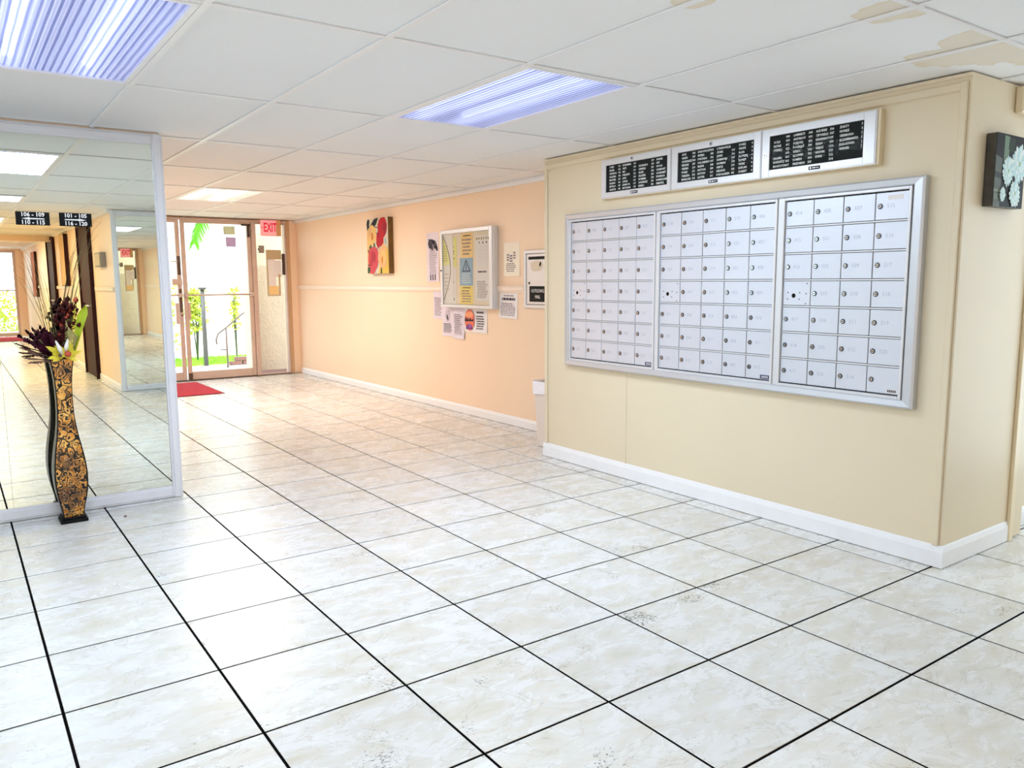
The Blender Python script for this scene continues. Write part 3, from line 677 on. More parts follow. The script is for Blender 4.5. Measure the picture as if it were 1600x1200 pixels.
# ------------------------------------------------------------------ mailboxes (wall x = 3.318; u = -y, v = z, w towards -x)
XW = 3.318
def wallthing(name, label, cat, u, z, group=None, x=XW):
    return thing(name, label, cat, (x, -u, z), FACE_W, group)
t = wallthing('mailbox_surround', 'wide mitred aluminium surround around the three mailbox banks', 'frame', 1.853, .70)
u0, u1, z0, z1 = .63 - 1.853, 3.077 - 1.853, 0, 1.022
wd = .048
def rail(name, outer, inner):
    """mitred rail: outer/inner = (p,q) corners; sloped face"""
    bm = bmesh.new()
    (a, b), (c, d) = outer, inner
    ring = []
    for (p, z) in ((a, 0), (a, .034), ((a[0] * .8 + c[0] * .2, a[1] * .8 + c[1] * .2), .04), ((a[0] * .12 + c[0] * .88, a[1] * .12 + c[1] * .88), .036), (c, .03), (c, 0)): ring.append(bm.verts.new((p[0], p[1], z)))
    ring2 = []
    for (p, z) in ((b, 0), (b, .034), ((b[0] * .8 + d[0] * .2, b[1] * .8 + d[1] * .2), .04), ((b[0] * .12 + d[0] * .88, b[1] * .12 + d[1] * .88), .036), (d, .03), (d, 0)): ring2.append(bm.verts.new((p[0], p[1], z)))
    for i in range(6): bm.faces.new((ring[i], ring[(i + 1) % 6], ring2[(i + 1) % 6], ring2[i]))
    bm.faces.new(ring); bm.faces.new(ring2[::-1])
    obj(name, bm, M['alu'], t)
O = [(u0, z0), (u1, z0), (u1, z1), (u0, z1)]; I = [(u0 + wd * .75, z0 + wd * .75), (u1 - wd * 1.1, z0 + wd * .75), (u1 - wd * 1.1, z1 - wd * .75), (u0 + wd * .75, z1 - wd * .75)]
for i in range(4): rail('surround_rail', (O[i], O[(i + 1) % 4]), (I[i], I[(i + 1) % 4]))
obj('recess_back', B(box, u0 + .02, u1 - .02, z0 + .02, z1 - .02, .0005, .003), M['dark'], t)
for ua, ub in ((1.4725, 1.4945), (2.3265, 2.3555)):
    bm = bmesh.new(); bbox(bm, ua - 1.853, ub - 1.853, z0 + .03, z1 - .03, .003, .022, .002); obj('divider_post', bm, M['silver'], t)
lock_me = None
def lock_bm(bm):
    cyl(bm, (0, 0, 0), (0, 0, .003), .0125, .0118, n=16, mi=0); cyl(bm, (0, 0, .003), (0, 0, .0055), .0085, .0078, n=14, mi=1)
    box(bm, -.0055, .0055, -.0019, .0019, .0052, .0059, 2)
lock_me = mesh_of(B(lock_bm), 'lock', [M['lock'], M['chrome'], M['black']])
def bank(k, uL, uR, cols, numbers, label):
    zb, zt = .735, 1.685
    t = wallthing('mailbox_bank', label, 'mailboxes', (uL + uR) / 2, zb, 'mailbox banks in the wall')
    a = (uR - uL) / 2; hh = zt - zb; bw = .014
    bm = bmesh.new()
    for q in ((-a, -a + bw, 0, hh), (a - bw, a, 0, hh), (-a + bw, a - bw, hh - bw, hh), (-a + bw, a - bw, 0, bw)): bbox(bm, *q, .003, .03, .002)
    box(bm, -a + bw, a - bw, bw, hh - bw, .003, .008, 1)
    obj('bank_frame', bm, [M['silver'], M['dark']], t)
    ph = (hh - 2 * bw) / 7; pw = (2 * a - 2 * bw) / cols; dw = pw - .0035; dh = ph - .0115
    dm = mesh_of(B(bbox, -dw / 2, dw / 2, -dh / 2, dh / 2, 0, .009, .0015), 'mailbox_door', M['door_alu'])
    bar = mesh_of(B(bbox, -a + bw, a - bw, -.0036, .0036, .008, .0195, .0015), 'divider_bar', M['silver'])
    for r in range(1, 7): obj('divider_bar', bar, None, t, (0, hh - bw - r * ph, 0))
    # column seams: thin dark verticals come from the door gaps
    for c in range(cols):
        for r in range(7):
            x = -a + bw + (c + .5) * pw; y = hh - bw - (r + .5) * ph
            d = obj('mailbox_door', dm, None, t, (x, y, .0085 + R.uniform(0, .0012)))
            if c == 0 and r == 3:
                bm = bmesh.new(); fx = lambda px: (px - 175) / 270 * dw; fy = lambda py: (115 - py) / 230 * dh
                cyl(bm, (fx(148), fy(138), .009), (fx(148), fy(138), .0098), .0115, n=16); obj('key_hole', bm, M['black'], d)
                for (px, py) in ((90, 108), (208, 108), (88, 172), (205, 172), (272, 118), (278, 22), (270, 213)): obj('rivet', B(cyl, (fx(px), fy(py), .009), (fx(px), fy(py), .0098), .0034, n=8), M['lock'], d)
                obj('hole_rim', B(lambda b_: [b_.faces.new([b_.verts.new((fx(148) + q * math.cos(th), fy(138) + q * math.sin(th), .0094)) for q, th in ((.0115, A), (.0155, A), (.0155, A2), (.0115, A2))]) for A, A2 in [(2 * PI * i / 16, 2 * PI * (i + 1) / 16) for i in range(16)]]), M['silver'], d)
                continue
            l = obj('lock', lock_me, None, d, (-dw * .36, dh * .0, .009)); l.rotation_euler = (0, 0, R.choice((0, 0, .2, -.3, 1.2)))
            s = numbers.get((c, r))
            if s: text('number', s, .026, M['engrave'], d, (-dw * .16, 0, .0091), th=.0001, sx=1.0)
            if k == 2 and c == cols - 1 and r == 0:
                st = obj('sticker', B(bbox, -.02, .05, .026, .046, .009, .0096, .0003), M['paper'], d); st['label'] = 'small white printed sticker'
            if c == cols - 1 and r == 6:
                bm = bmesh.new(); bbox(bm, dw * .1, dw * .47, -dh * .47, -dh * .3, .009, .0098, .0003); obj('badge', bm, mat('dark_blue_badge', lin(40, 48, 84), .4) if k < 2 else M['silver'], d)['label'] = 'small maker badge'
                bm = bmesh.new()
                for q in range(5): box(bm, dw * (.16 + q * .055), dw * (.2 + q * .055), -dh * .43, -dh * .34, .0098, .0101)
                obj('badge_print', bm, M['alu'] if k < 2 else M['ink_dark'], d)
def num_map(cols, seqs): return {(c, r): s for c, sq in enumerate(seqs) for r, s in enumerate(sq) if s}
n1 = num_map(5, (('102', '103', '104', None, '105', '106', '107'), ('108', '109', '110', '111', '112', '114', '115'), ('116', '117', '118', '119', '120', '201', '202'), ('203', '204', '205', '206', '207', '208', '209'), ('210', '211', '212', '214', '215', '216', '217')))
n2 = num_map(5, (('218', '219', '220', None, '301', '302', '303'), ('304', '305', '306', '307', '308', '309', '310'), ('311', '312', '314', '315', '316', '317', '318'), ('319', '320', '401', '402', '403', '404', '405'), ('406', '407', '408', '409', '410', '411', '412')))
n3 = num_map(4, (('414', '415', '416', None, '417', '418', '419'), ('420', '501', '502', '503', '504', '505', '506'), ('507', '508', '509', '510', '511', '512', '514'), ('515', '516', '517', '518', '519', '520', None)))
bank(0, .667, 1.472, 5, n1, 'left mailbox bank of five columns, nearest the outgoing mail slot')
bank(1, 1.495, 2.326, 5, n2, 'middle mailbox bank of five columns between the other two banks')
bank(2, 2.356, 3.017, 4, n3, 'right mailbox bank of four columns with a white sticker on its top right door')

# ------------------------------------------------------------------ directory boards
NAMES = [
 [(0, .055, ['OUEN', 'BAUER', 'CINTRON', 'SALAZAR', 'BROWER', 'SALINAS', 'SEPTILLO', 'CANTOR'], 0), (0, .205, ['101', '102', '103', '104', '105', '106', '107', '108'], 0),
  (0, .28, ['NORDMAN', 'YATS', 'MLS', 'PHILLIPPIS', 'SHAP', 'LYNGE', 'LEARN YA', 'MUTLIGAN'], 0), (0, .46, ['109', '110', '111', '112', '114', '115', '117', '118'], 0),
  (0, .545, ['', 'GONALES A', 'CAMPILLI', 'ALLEN', 'SALAZAR', 'PLUMMER', 'GONZALEZ', 'RIVERO'], 0), (0, .745, ['119', '120', '201', '202', '203', '204', '205', '206'], 0), (0, .825, ['BURNIE', 'NET', 'WOOD', 'CHAMONT', 'GONZABET', 'FIGUEROA', 'ROMANCHEZ', 'PIMENTEL'], 0)],
 [(0, .05, ['SOLE', 'GALEA', 'GONZALEZ', 'FERRARI', 'VEREEN', 'FUNEZ', 'TABLEDA', 'ENRIQUEZ'], 0), (0, .2, ['206', '207', '208', '209', '210', '211', '212', '214'], 0),
  (0, .275, ['RODOWOLFT', 'RIVERA', 'PORTADA', 'SOLCHENKO', 'FILIPPIS', 'PATTON', 'DITTON', 'LAUTER'], 0), (0, .445, ['304', '305', '306', '307', '308', '309', '310', '311'], 0),
  (0, .53, ['R TRAMONTELLER', 'STARK', 'LEWIS', 'HARMOND', 'HOFMAN', 'HERTZ', 'NELNICK', 'PODOLASKIN'], 0), (0, .72, ['', '315', '316', '317', '318', '319', '320', '401'], 0), (0, .81, ['DORIZ', 'WHITE', 'ROSA', 'PLOTKIN', 'DONEY', 'WARE', 'KAPLAN', 'SORRIST'], 0), (0, .965, ['4', '4', '4', '4', '4', '4', '4', '4'], 0)],
 [(0, .04, ['', 'OULD', 'PAYNE', 'STEBELJ', '', 'HILAIRE', 'HURWITZ', 'MONTOYA'], 0), (0, .18, ['408', '410', '411', '412', '414', '415', '416', '417'], 0),
  (0, .265, ['LAMBERTI', 'ANTAROV', 'FUERTES', 'POVERJET', 'KEEDS', 'KLOPFER', 'SOMERS', 'FRIEDMAN'], 0), (0, .43, ['418', '419', '420', '501', '502', '503', '504', '505'], 0),
  (0, .51, ['AGUIRRE', 'CIPORELLI', 'KIRSHENBAUTOFF', 'EARN', 'VERDE', 'ARONA', 'DARK', ''], 0), (0, .655, ['506', '507', '', '509', '510', '511', '512', '514'], 0), (0, .755, ['ZHATY', 'NUNEZ', 'GERMONO', 'ALZAMBRANO', 'ROSA LEONOR', 'WEINER', '', ''], 0), (0, .97, ['5', '5', '5', '5', '5', '5', '', ''], 0)]]
labs = ['left directory board, smallest of the three in the row above the mailboxes', 'middle directory board of white names above the mailboxes', 'right directory board, widest, with its lock at the left edge above the mailboxes']
spans = [(1.005, 1.603), (1.607, 2.227), (2.231, 2.845)]
blk_spans = [(1.048, 1.575), (1.655, 2.18), (2.277, 2.785)]
for i in range(3):
    uL, uR = spans[i]; zb, zt = 1.795, 2.033; cu = (uL + uR) / 2
    t = wallthing('directory_board', labs[i], 'directory', cu, zb, 'resident directory boards')
    a = (uR - uL) / 2; h = zt - zb
    obj('case', B(bbox, -a - (.004 if i == 0 else 0), a + (.014 if i == 2 else 0), -.004, h + .004, .0005, .036, .002), M['crown'], t)
    bl, br = blk_spans[i][0] - cu, blk_spans[i][1] - cu; b0, b1 = .036, .202
    obj('letter_board', B(box, bl - .004, br + .004, b0 - .004, b1 + .004, .036, .0385), M['felt'], t)
    bm = bmesh.new()
    for q in ((-a + .004, bl, .004, h - .004), (br, a - .004, .004, h - .004), (bl, br, .004, b0), (bl, br, b1, h - .004)): bbox(bm, *q, .036, .046, .0012)
    fo = obj('door_frame', bm, M['silver'], t)
    bm = bmesh.new()
    for q in ((-a, a, 0, .004), (-a, a, h - .004, h), (-a, -a + .004, .004, h - .004), (a - .004, a, .004, h - .004)): box(bm, *q, .036, .043)
    obj('case_lip', bm, M['silver'], t)
    obj('glass', B(box, bl, br, b0, b1, .0415, .0425), M['glass_board'], t)
    items = []
    W_ = br - bl
    for _, ux, names, _z in NAMES[i]:
        for r, s in enumerate(names):
            if not s: continue
            n = len(s); size = .0155
            items.append((s, bl + ux * W_, b1 - .014 - r * (b1 - b0 - .024) / 7.2, size, 0.92 if n < 11 else .72, .0388))
    o = joined_text('lettering', items, M['letter'], t); o['kind'] = 'stuff'
    lx, ly = ((-.02, h - .018), (-.02, h - .018), (-a + .022, h * .47))[i]
    bm = bmesh.new(); cyl(bm, (lx, ly, .046), (lx, ly, .05), .011, .0095, n=16); obj('lock', bm, M['chrome'], t)
    obj('lock_core', B(cyl, (lx, ly, .05), (lx, ly, .051), .005, n=10), M['lock'], t)
    bd = obj('badge', B(bbox, -.03, .032, .010, .026, .046, .0475, .0004), M['black'], t); bd['label'] = 'small black maker badge'
    bm = bmesh.new(); cyl(bm, (-.019, .018, .0475), (-.019, .018, .0479), .0052, n=12); box(bm, -.009, .006, .0155, .0205, .0475, .0479); box(bm, .008, .026, .0165, .0195, .0475, .0479)
    obj('badge_print', bm, M['letter'], t)

# ------------------------------------------------------------------ flat print helpers
def lines_print(parent, u0, u1, v0, v1, n, m, z, seed, fill=.75, hgt=.5):
    rg = random.Random(seed); bm = bmesh.new(); p = (v1 - v0) / n
    for r in range(n):
        y = v1 - (r + .5) * p; x = u0 + (rg.random() * .1) * (u1 - u0); end = u1 - rg.random() * (1 - fill) * (u1 - u0)
        while x < end:
            w = rg.uniform(.06, .2) * (u1 - u0); w = min(w, end - x)
            if w > .002: poly(bm, [(x, y - p * hgt / 2, z), (x + w, y - p * hgt / 2, z), (x + w, y + p * hgt / 2, z), (x, y + p * hgt / 2, z)])
            x += w + (u1 - u0) * .03
    if not bm.verts: box(bm, u0, u0 + .001, v0, v0 + .001, z, z + .0001)
    o = obj('print', bm, m, parent); o['kind'] = 'stuff'
    return o
def blob(cx, cy, rx, ry, rot=0, n=14, wob=.12, seed=0, lobes=0):
    rg = random.Random(seed); out = []
    for i in range(n):
        t = 2 * PI * i / n; k = 1 + rg.uniform(-wob, wob) + (.22 * math.cos(lobes * t) if lobes else 0)
        x = rx * k * math.cos(t); y = ry * k * math.sin(t)
        out.append((cx + x * math.cos(rot) - y * math.sin(rot), cy + x * math.sin(rot) + y * math.cos(rot)))
    return out
_pm = {}
def pm(c, rough=.55):
    if c not in _pm: _pm[c] = mat('print_%02x%02x%02x' % c, lin(*c), rough, spec=.15)
    return _pm[c]
def artwork(parent, w, h, z, shapes, name='picture'):
    """shapes: (colour, points in 0..1); drawn in order as printed layers clipped to the sheet"""
    bm = bmesh.new(); ms = []; dz = 0
    for c, pts in shapes:
        if c not in ms: ms.append(c)
        dz += .00003 if len(shapes) > 60 else .00012
        poly(bm, [(min(1, max(0, x)) * w - w / 2, min(1, max(0, y)) * h, z + dz) for x, y in pts], ms.index(c))
    me = bpy.data.meshes.new(name); bm.to_mesh(me); bm.free()
    for c in ms: me.materials.append(pm(c))
    return obj(name, me, None, parent)

# ------------------------------------------------------------------ floral canvas on the hall wall
t = wallthing('floral_canvas', 'floral canvas of red, pink and cream flowers on the hall wall', 'painting', -3.27, 1.37, x=3.838)
w, h = .53, .61
obj('stretcher', B(bbox, -w / 2, w / 2, 0, h, .001, .062, .002), mat('gold_black_edge', lin(120, 88, 34), .5, var=.7, vscale=14), t)
obj('canvas', B(box, -w / 2 + .001, w / 2 - .001, .001, h - .001, .0615, .0635), pm((206, 202, 184)), t)
BK, RD, CR, CM, PK, PD, OR, GR, YL, PE, LB = (22, 26, 34), (176, 20, 38), (140, 14, 40), (222, 186, 116), (196, 72, 82), (164, 44, 62), (196, 116, 48), (58, 78, 54), (214, 184, 84), (214, 172, 124), (160, 182, 184)
sh = [(CM, [(0, .82), (.0, 0), (.3, 0), (.2, .6)]), (YL, [(.52, 0), (1, 0), (1, .42), (.85, .4), (.6, .22)]),
      (BK, blob(.07, .93, .09, .055, .4, 9, .2, 1)), (BK, blob(.36, .92, .19, .075, .5, 10, .25, 2)), (BK, blob(.08, .83, .07, .08, .2, 9, .2, 3)), (BK, [(.3, .86), (.62, .83), (.62, .815), (.3, .845)]), (BK, [(.4, .82), (.52, .7), (.5, .69), (.38, .81)]),
      (RD, blob(.76, .83, .22, .2, .2, 14, .1, 4)), (CR, blob(.86, .80, .09, .1, 0, 10, .15, 5)), (RD, blob(.62, .60, .17, .19, .9, 12, .12, 6)), (CR, blob(.55, .7, .05, .06, .3, 9, .2, 7)),
      (CM, blob(.24, .70, .23, .19, .1, 14, .08, 8)), (OR, blob(.27, .68, .05, .08, .1, 9, .2, 9)), (PE, blob(.15, .76, .08, .09, 0, 9, .1, 12)), (LB, blob(.62, .42, .1, .06, .5, 8, .2, 13)), (LB, blob(.88, .58, .05, .06, .5, 8, .2, 14)),
      (GR, blob(.17, .46, .06, .08, -.3, 8, .2, 15)), (GR, blob(.36, .5, .04, .07, .2, 8, .2, 16)), (BK, blob(.45, .42, .06, .03, .7, 7, .2, 17)), (GR, blob(.08, .4, .03, .06, .6, 7, .2, 18)),
      (PK, blob(.29, .26, .27, .23, .3, 16, .1, 19)), (PD, blob(.3, .28, .12, .12, .3, 10, .2, 20)), (PK, blob(.24, .1, .17, .13, 0, 12, .12, 21)), (PD, blob(.2, .2, .05, .06, .3, 8, .2, 22)),
      (PE, blob(.74, .3, .23, .21, .6, 14, .12, 23)), (CM, blob(.76, .3, .11, .13, .3, 10, .15, 24)), (OR, blob(.72, .24, .04, .07, 0, 9, .2, 25)), (GR, [(.62, 0), (.7, 0), (.69, .09), (.65, .12)]), (GR, blob(.07, .07, .08, .07, 0, 8, .2, 26)), (YL, blob(.94, .36, .05, .12, 0, 9, .15, 27)), (BK, [(.02, .17), (.16, .16), (.16, .145), (.02, .15)])]
artwork(t, w, h, .0635, sh)

# ------------------------------------------------------------------ bulletin case and papers
t = wallthing('bulletin_case', 'aluminium glass fronted bulletin case full of notices on the hall wall', 'bulletin board', -1.43, 1.03, x=3.838)
w, h = .90, .735; a = w / 2
obj('case', B(bbox, -a, a, 0, h, .001, .05, .003), M['silver'], t)
obj('backing', B(box, -a + .03, a - .03, .03, h - .03, .05, .053), M['cork'], t)
bm = bmesh.new(); fw_ = .036
for q in ((-a, -a + fw_, 0, h), (a - fw_ - .012, a, 0, h), (-a + fw_, a - fw_ - .012, h - fw_, h), (-a + fw_, a - fw_ - .012, 0, fw_ * .8)): bbox(bm, *q, .05, .072, .003)
obj('door_frame', bm, M['silver'], t)
obj('glass', B(box, -a + fw_, a - fw_ - .012, fw_ * .8, h - fw_, .064, .066), M['glass'], t)
bm = bmesh.new(); cyl(bm, (-a + .018, h * .48, .072), (-a + .018, h * .48, .078), .009); obj('lock', bm, M['lock'], t)
def notice(name, label, u0, u1, z0, z1, m, x, tilt=0, lines=0, seed=1, curl=.004, ink='ink', lf=(.08, .92, .08, .8), head=None):
    t = thing(name, label, 'notice', (x, -(u0 + u1) / 2, z0), FACE_W, 'paper notices')
    if tilt: t.rotation_euler = (FACE_W.to_matrix() @ Matrix.Rotation(tilt, 3, 'Z')).to_euler()
    w = (u1 - u0) / 2; h = z1 - z0; bm = bmesh.new(); n = 6; g = []
    for i in range(n + 1):
        v = h * i / n; c = curl * (1 - i / n) ** 2
        g.append([bm.verts.new((xx, v, .0012 + c + zz)) for xx, zz in ((-w, .0), (w, 0.0), (w, -.0008), (-w, -.0008))])
    for i in range(n):
        for k in range(4): bm.faces.new((g[i][k], g[i][(k + 1) % 4], g[i + 1][(k + 1) % 4], g[i + 1][k]))
    bm.faces.new(g[0]); bm.faces.new(g[-1])
    obj('sheet', bm, m, t)
    if lines: lines_print(t, -w + 2 * w * lf[0], -w + 2 * w * lf[1], h * lf[2], h * lf[3], lines, M[ink], .0016 + curl * .75, seed)
    if head: lines_print(t, -w * .7, w * .7, h * .86, h * .93, 1, M['ink_dark'], .0018 + curl * .1, seed + 50, .9, .7)
    return t, w, h
XB = 3.838 - .0535
# inside the case
t1, w1, h1 = notice('notice_sheet', 'yellow green notice at the left inside the bulletin case', -1.84, -1.60, 1.42, 1.69, M['paper_green'], XB, lines=9, seed=2, curl=.001)
t2, w2, h2 = notice('notice_sheet', 'pale notice at the lower left inside the bulletin case', -1.845, -1.62, 1.06, 1.40, M['paper'], XB, lines=6, seed=3, curl=.001)
notice('notice_sheet', 'peach notice at the top middle of the bulletin case', -1.52, -1.315, 1.497, 1.742 - .02, M['paper_peach'], XB, lines=5, seed=4, curl=.001, head=True)
tb, wb_, hb = notice('notice_sheet', 'blue notice with a dark triangle in the middle of the bulletin case', -1.545, -1.318, 1.238, 1.494, M['paper_blue'], XB, lines=0, seed=5, curl=.001)
tri = [(-.065, .135), (.065, .135), (0, .235)]; bm = bmesh.new()
for i in range(3):
    p, q = Vector((*tri[i], .0024)), Vector((*tri[(i + 1) % 3], .0024)); d = (q - p).normalized(); nn = Vector((-d.y, d.x, 0)) * .006
    poly(bm, [p - d * .006 - nn, q + d * .006 - nn, q + d * .006 + nn, p - d * .006 + nn])
poly(bm, [(-.006, .15, .0025), (.006, .15, .0025), (.006, .2, .0025), (-.006, .2, .0025)])
obj('triangle_print', bm, pm((70, 90, 120)), tb); lines_print(tb, -.09, .09, .02, .12, 5, pm((214, 226, 236)), .0022, 9)
notice('notice_sheet', 'yellow notice at the bottom middle of the bulletin case', -1.545, -1.322, 1.064, 1.236, M['paper_yellow'], XB, lines=5, seed=6, curl=.001, head=True)
tcal, wc, hc = notice('notice_sheet', 'white monthly sheet with a leaf border at the upper right of the bulletin case', -1.26, -1.03, 1.40, 1.69, M['paper'], XB, lines=0, seed=7, curl=.001)
bm = bmesh.new()
for k in range(6): poly(bm, [(x - .1 + k * .038, y + .262, .0026) for x, y in blob(0, 0, .013, .01, .4 * k, 7, .3, k)])
obj('leaf_print', bm, pm((170, 140, 70)), tcal); bm = bmesh.new()
for k in range(3): poly(bm, [(x - .06 + k * .06, y + .225, .0026) for x, y in blob(0, 0, .009, .012, .4 * k, 6, .3, k + 9)])
obj('leaf_print', bm, pm((120, 90, 70)), tcal)
bm = bmesh.new()
for k in range(6): box(bm, -.09, .09, .03 + k * .032, .0312 + k * .032, .0022, .0025)
for k in range(8): box(bm, -.09 + k * .0255, -.0888 + k * .0255, .03, .191, .0022, .0025)
obj('grid_print', bm, pm((214, 200, 204)), tcal)
notice('notice_sheet', 'white typed notice at the lower right of the bulletin case', -1.275, -1.05, 1.10, 1.395, M['paper'], XB, lines=11, seed=8, curl=.001, lf=(.1, .9, .08, .62), head=True)
# leaflet with a curved dark outline at the left edge
tl, wl_, hl = notice('notice_sheet', 'long white leaflet with a curved dark outline at the left of the bulletin case', -1.855, -1.66, 1.065, 1.735, M['paper'], XB + .0, lines=0, seed=9, curl=.0)
for o_ in list(tl.children): o_.location.z = .0025
bm = bmesh.new()
pts = [(-.09 + .13 * math.sin(PI * i / 18), .03 + .62 * i / 18) for i in range(19)]
for i in range(18):
    (xa, ya), (xb, yb) = pts[i], pts[i + 1]; poly(bm, [(xa, ya, .0046), (xa + .012, ya, .0046), (xb + .012, yb, .0046), (xb, yb, .0046)])
obj('outline_print', bm, pm((130, 124, 110)), tl)
bm = bmesh.new(); poly(bm, [(x, y, .0044) for x, y in [(-.095, .36)] + [(p[0] - .004, p[1]) for p in pts if p[1] > .36] + [(-.095, .64)]]); obj('tint_print', bm, pm((232, 234, 170)), tl)
lines_print(tl, -.085, .0, .4, .56, 7, pm((190, 190, 120)), .0047, 15); lines_print(tl, -.07, .02, .12, .3, 5, pm((214, 208, 200)), .0047, 16)
# papers around the case
t, w, h = notice('notice_sheet', 'white drawing of tall pale figures left of the bulletin case', -2.262, -2.02, 1.275, 1.765, M['paper_lilac'], 3.8375, .01, 0, 10, .004)
bm = bmesh.new()
for (cx, cy, rx, ry, rot) in ((-.05, .375, .028, .055, .4), (.0, .40, .05, .03, -.3), (.055, .36, .035, .05, .5), (-.005, .345, .02, .035, .1), (.08, .33, .016, .03, .8)): poly(bm, [(x, y, .0062) for x, y in blob(cx, cy, rx, ry, rot, 9, .3, int(cy * 999))])
for k in range(3): box(bm, -.055 + k * .045, -.035 + k * .045, .015, .075, .006, .0064)
obj('ink_print', bm, M['ink_dark'], t); lines_print(t, -.07, .09, .08, .32, 14, M['ink'], .0066, 12, .6, .4)
notice('notice_sheet', 'lilac typed sheet below the chair rail, partly behind the bulletin case', -2.15, -1.90, .905, 1.174, M['paper_lilac'], 3.8375, -.02, 12, 13, .004, lf=(.08, .7, .1, .8))
t, w, h = notice('notice_sheet', 'hanging sheet with a small round drawing under the left of the bulletin case', -1.965, -1.765, .74, 1.028, M['paper_lilac'], 3.8375, .02, 9, 14, .008, 'ink_dark', lf=(.1, .9, .08, .45))
bm = bmesh.new(); poly(bm, [(x, y, .0052) for x, y in blob(-.0, .2, .045, .062, 0, 14, .06, 31)]); obj('oval_print', bm, pm((206, 192, 204)), t)
bm = bmesh.new(); poly(bm, [(x, y, .0056) for x, y in blob(.0, .185, .016, .03, .2, 9, .25, 32)]); obj('dark_print', bm, M['ink_dark'], t)
notice('notice_sheet', 'hanging typed sheet under the middle left of the bulletin case', -1.765, -1.555, .725, 1.028, M['paper_lilac'], 3.836, -.015, 12, 17, .01, lf=(.1, .85, .08, .8))
t, w, h = notice('notice_sheet', 'wide flyer with an orange and purple oval picture under the bulletin case', -1.55, -1.165, .80, 1.028, M['paper'], 3.8375, .0, 6, 18, .006, 'ink_dark', lf=(.52, .9, .12, .72), head=False)
sc = [((226, 120, 100), blob(.24, .5, .22, .45, 0, 18, .03, 1)), ((240, 160, 120), blob(.22, .72, .16, .16, .3, 9, .2, 2)), ((110, 60, 120), [(.06, .12), (.4, .12), (.33, .3), (.2, .34), (.1, .28)]), ((150, 90, 160), blob(.26, .24, .08, .1, .2, 7, .2, 3)), ((40, 30, 40), [(.03, .5), (.09, .66), (.12, .5), (.2, .66), (.2, .46), (.27, .62), (.33, .5), (.42, .58), (.42, .46), (.03, .44)])]
o_ = artwork(t, 2 * w, h, .009, sc, 'oval_print')
lines_print(t, w * .1, w * .75, h * .78, h * .88, 1, M['ink_dark'], .008, 61, .95, .7)
t, w, h = notice('notice_sheet', 'cream flyer with grey drawings right of the bulletin case', -.89, -.655, 1.32, 1.612, mat('cream_paper', lin(248, 240, 222), .7), 3.8375, .01, 5, 19, .004, lf=(.15, .8, .12, .4))
bm = bmesh.new()
for q in ((-.07, -.035, .135, .2), (-.025, .015, .125, .19), (.03, .06, .15, .2)):
    for k in range(3): box(bm, q[0], q[1], q[2] + k * .022, q[2] + .013 + k * .022, .0045, .005)
obj('drawing_print', bm, M['ink'], t)
t, w, h = notice('notice_sheet', 'white notice with a bold heading right of the bulletin case below the rail', -.965, -.69, .952, 1.174, M['paper'], 3.8375, -.012, 8, 20, .006, lf=(.05, .9, .08, .62))
lines_print(t, -w * .6, w * .6, h * .86, h * .93, 1, M['ink'], .0035, 70, .95, .7); lines_print(t, -w * .75, w * .75, h * .7, h * .82, 1, M['ink_dark'], .0035, 71, .98, .8)
# ------------------------------------------------------------------ outgoing mail slot
t = wallthing('outgoing_mail_box', 'flush outgoing mail box with a black slot beside the mail wall corner', 'mailbox', -.40, 1.05, x=3.838)
bm = bmesh.new(); a, h = .175, .485
for q in ((-a, -a + .03, 0, h), (a - .03, a, 0, h), (-a + .03, a - .03, h - .03, h), (-a + .03, a - .03, 0, .03)): bbox(bm, *q, .001, .022, .004)
obj('trim', bm, M['silver'], t)
d = obj('mail_door', B(bbox, -a + .034, a - .034, .034, h - .034, .001, .014, .002), M['silver'], t)
obj('slot', B(box, -a + .06, a - .036, .405, .43, .0135, .0145), M['black'], t)
obj('keyhole', B(cyl, (-a + .072, .21, .0135), (-a + .072, .21, .0145), .012), M['black'], t)
obj('sign_plate', B(bbox, -a + .075, a - .045, .055, .185, .014, .0155, .0005), M['black'], t)
text('lettering', 'OUTGOING', .04, M['letter'], t, (.015, .145, .0157), align='CENTER', sx=.82); text('lettering', 'MAIL', .04, M['letter'], t, (.015, .095, .0157), align='CENTER', sx=.82)
bm = bmesh.new(); poly(bm, [(x, y, .0149) for x, y in blob(.0, .35, .09, .04, 0, 12, .15, 5)]); obj('picture_print', bm, pm((226, 212, 190)), t)
bm = bmesh.new(); poly(bm, [(x, y, .0153) for x, y in blob(.05, .365, .012, .022, -.4, 9, .1, 5)]); obj('bird_print', bm, pm((50, 40, 36)), t)

# ------------------------------------------------------------------ waste bin
t = thing('waste_bin', 'tall white waste bin with a white liner in the wall recess', 'bin', (3.585, -.175, .0))
def taper(bm, a0, b0, a1, b1, z0, z1, bev=.03, n=3):
    rows = []
    for a, b, z in ((a0, b0, z0), (a1, b1, z1)):
        ring = []
        for cx, cy, s in ((1, 1, 0), (-1, 1, 1), (-1, -1, 2), (1, -1, 3)):
            for k in range(n + 1):
                th = PI / 2 * (s + k / n); ring.append(bm.verts.new((cx * (a - bev) + bev * math.cos(th), cy * (b - bev) + bev * math.sin(th), z)))
        rows.append(ring)
    m_ = len(rows[0])
    for i in range(m_):
        f = bm.faces.new((rows[0][i], rows[0][(i + 1) % m_], rows[1][(i + 1) % m_], rows[1][i]))
    return rows
bm = bmesh.new(); r_ = taper(bm, .105, .13, .128, .15, .004, .505); bm.faces.new(r_[0][::-1]); r2 = taper(bm, .1, .12, .12, .145, .03, .505); obj('bin_body', bm, M['bin'], t)
bm = bmesh.new(); r_ = taper(bm, .13, .153, .136, .158, .425, .515); rg = random.Random(5)
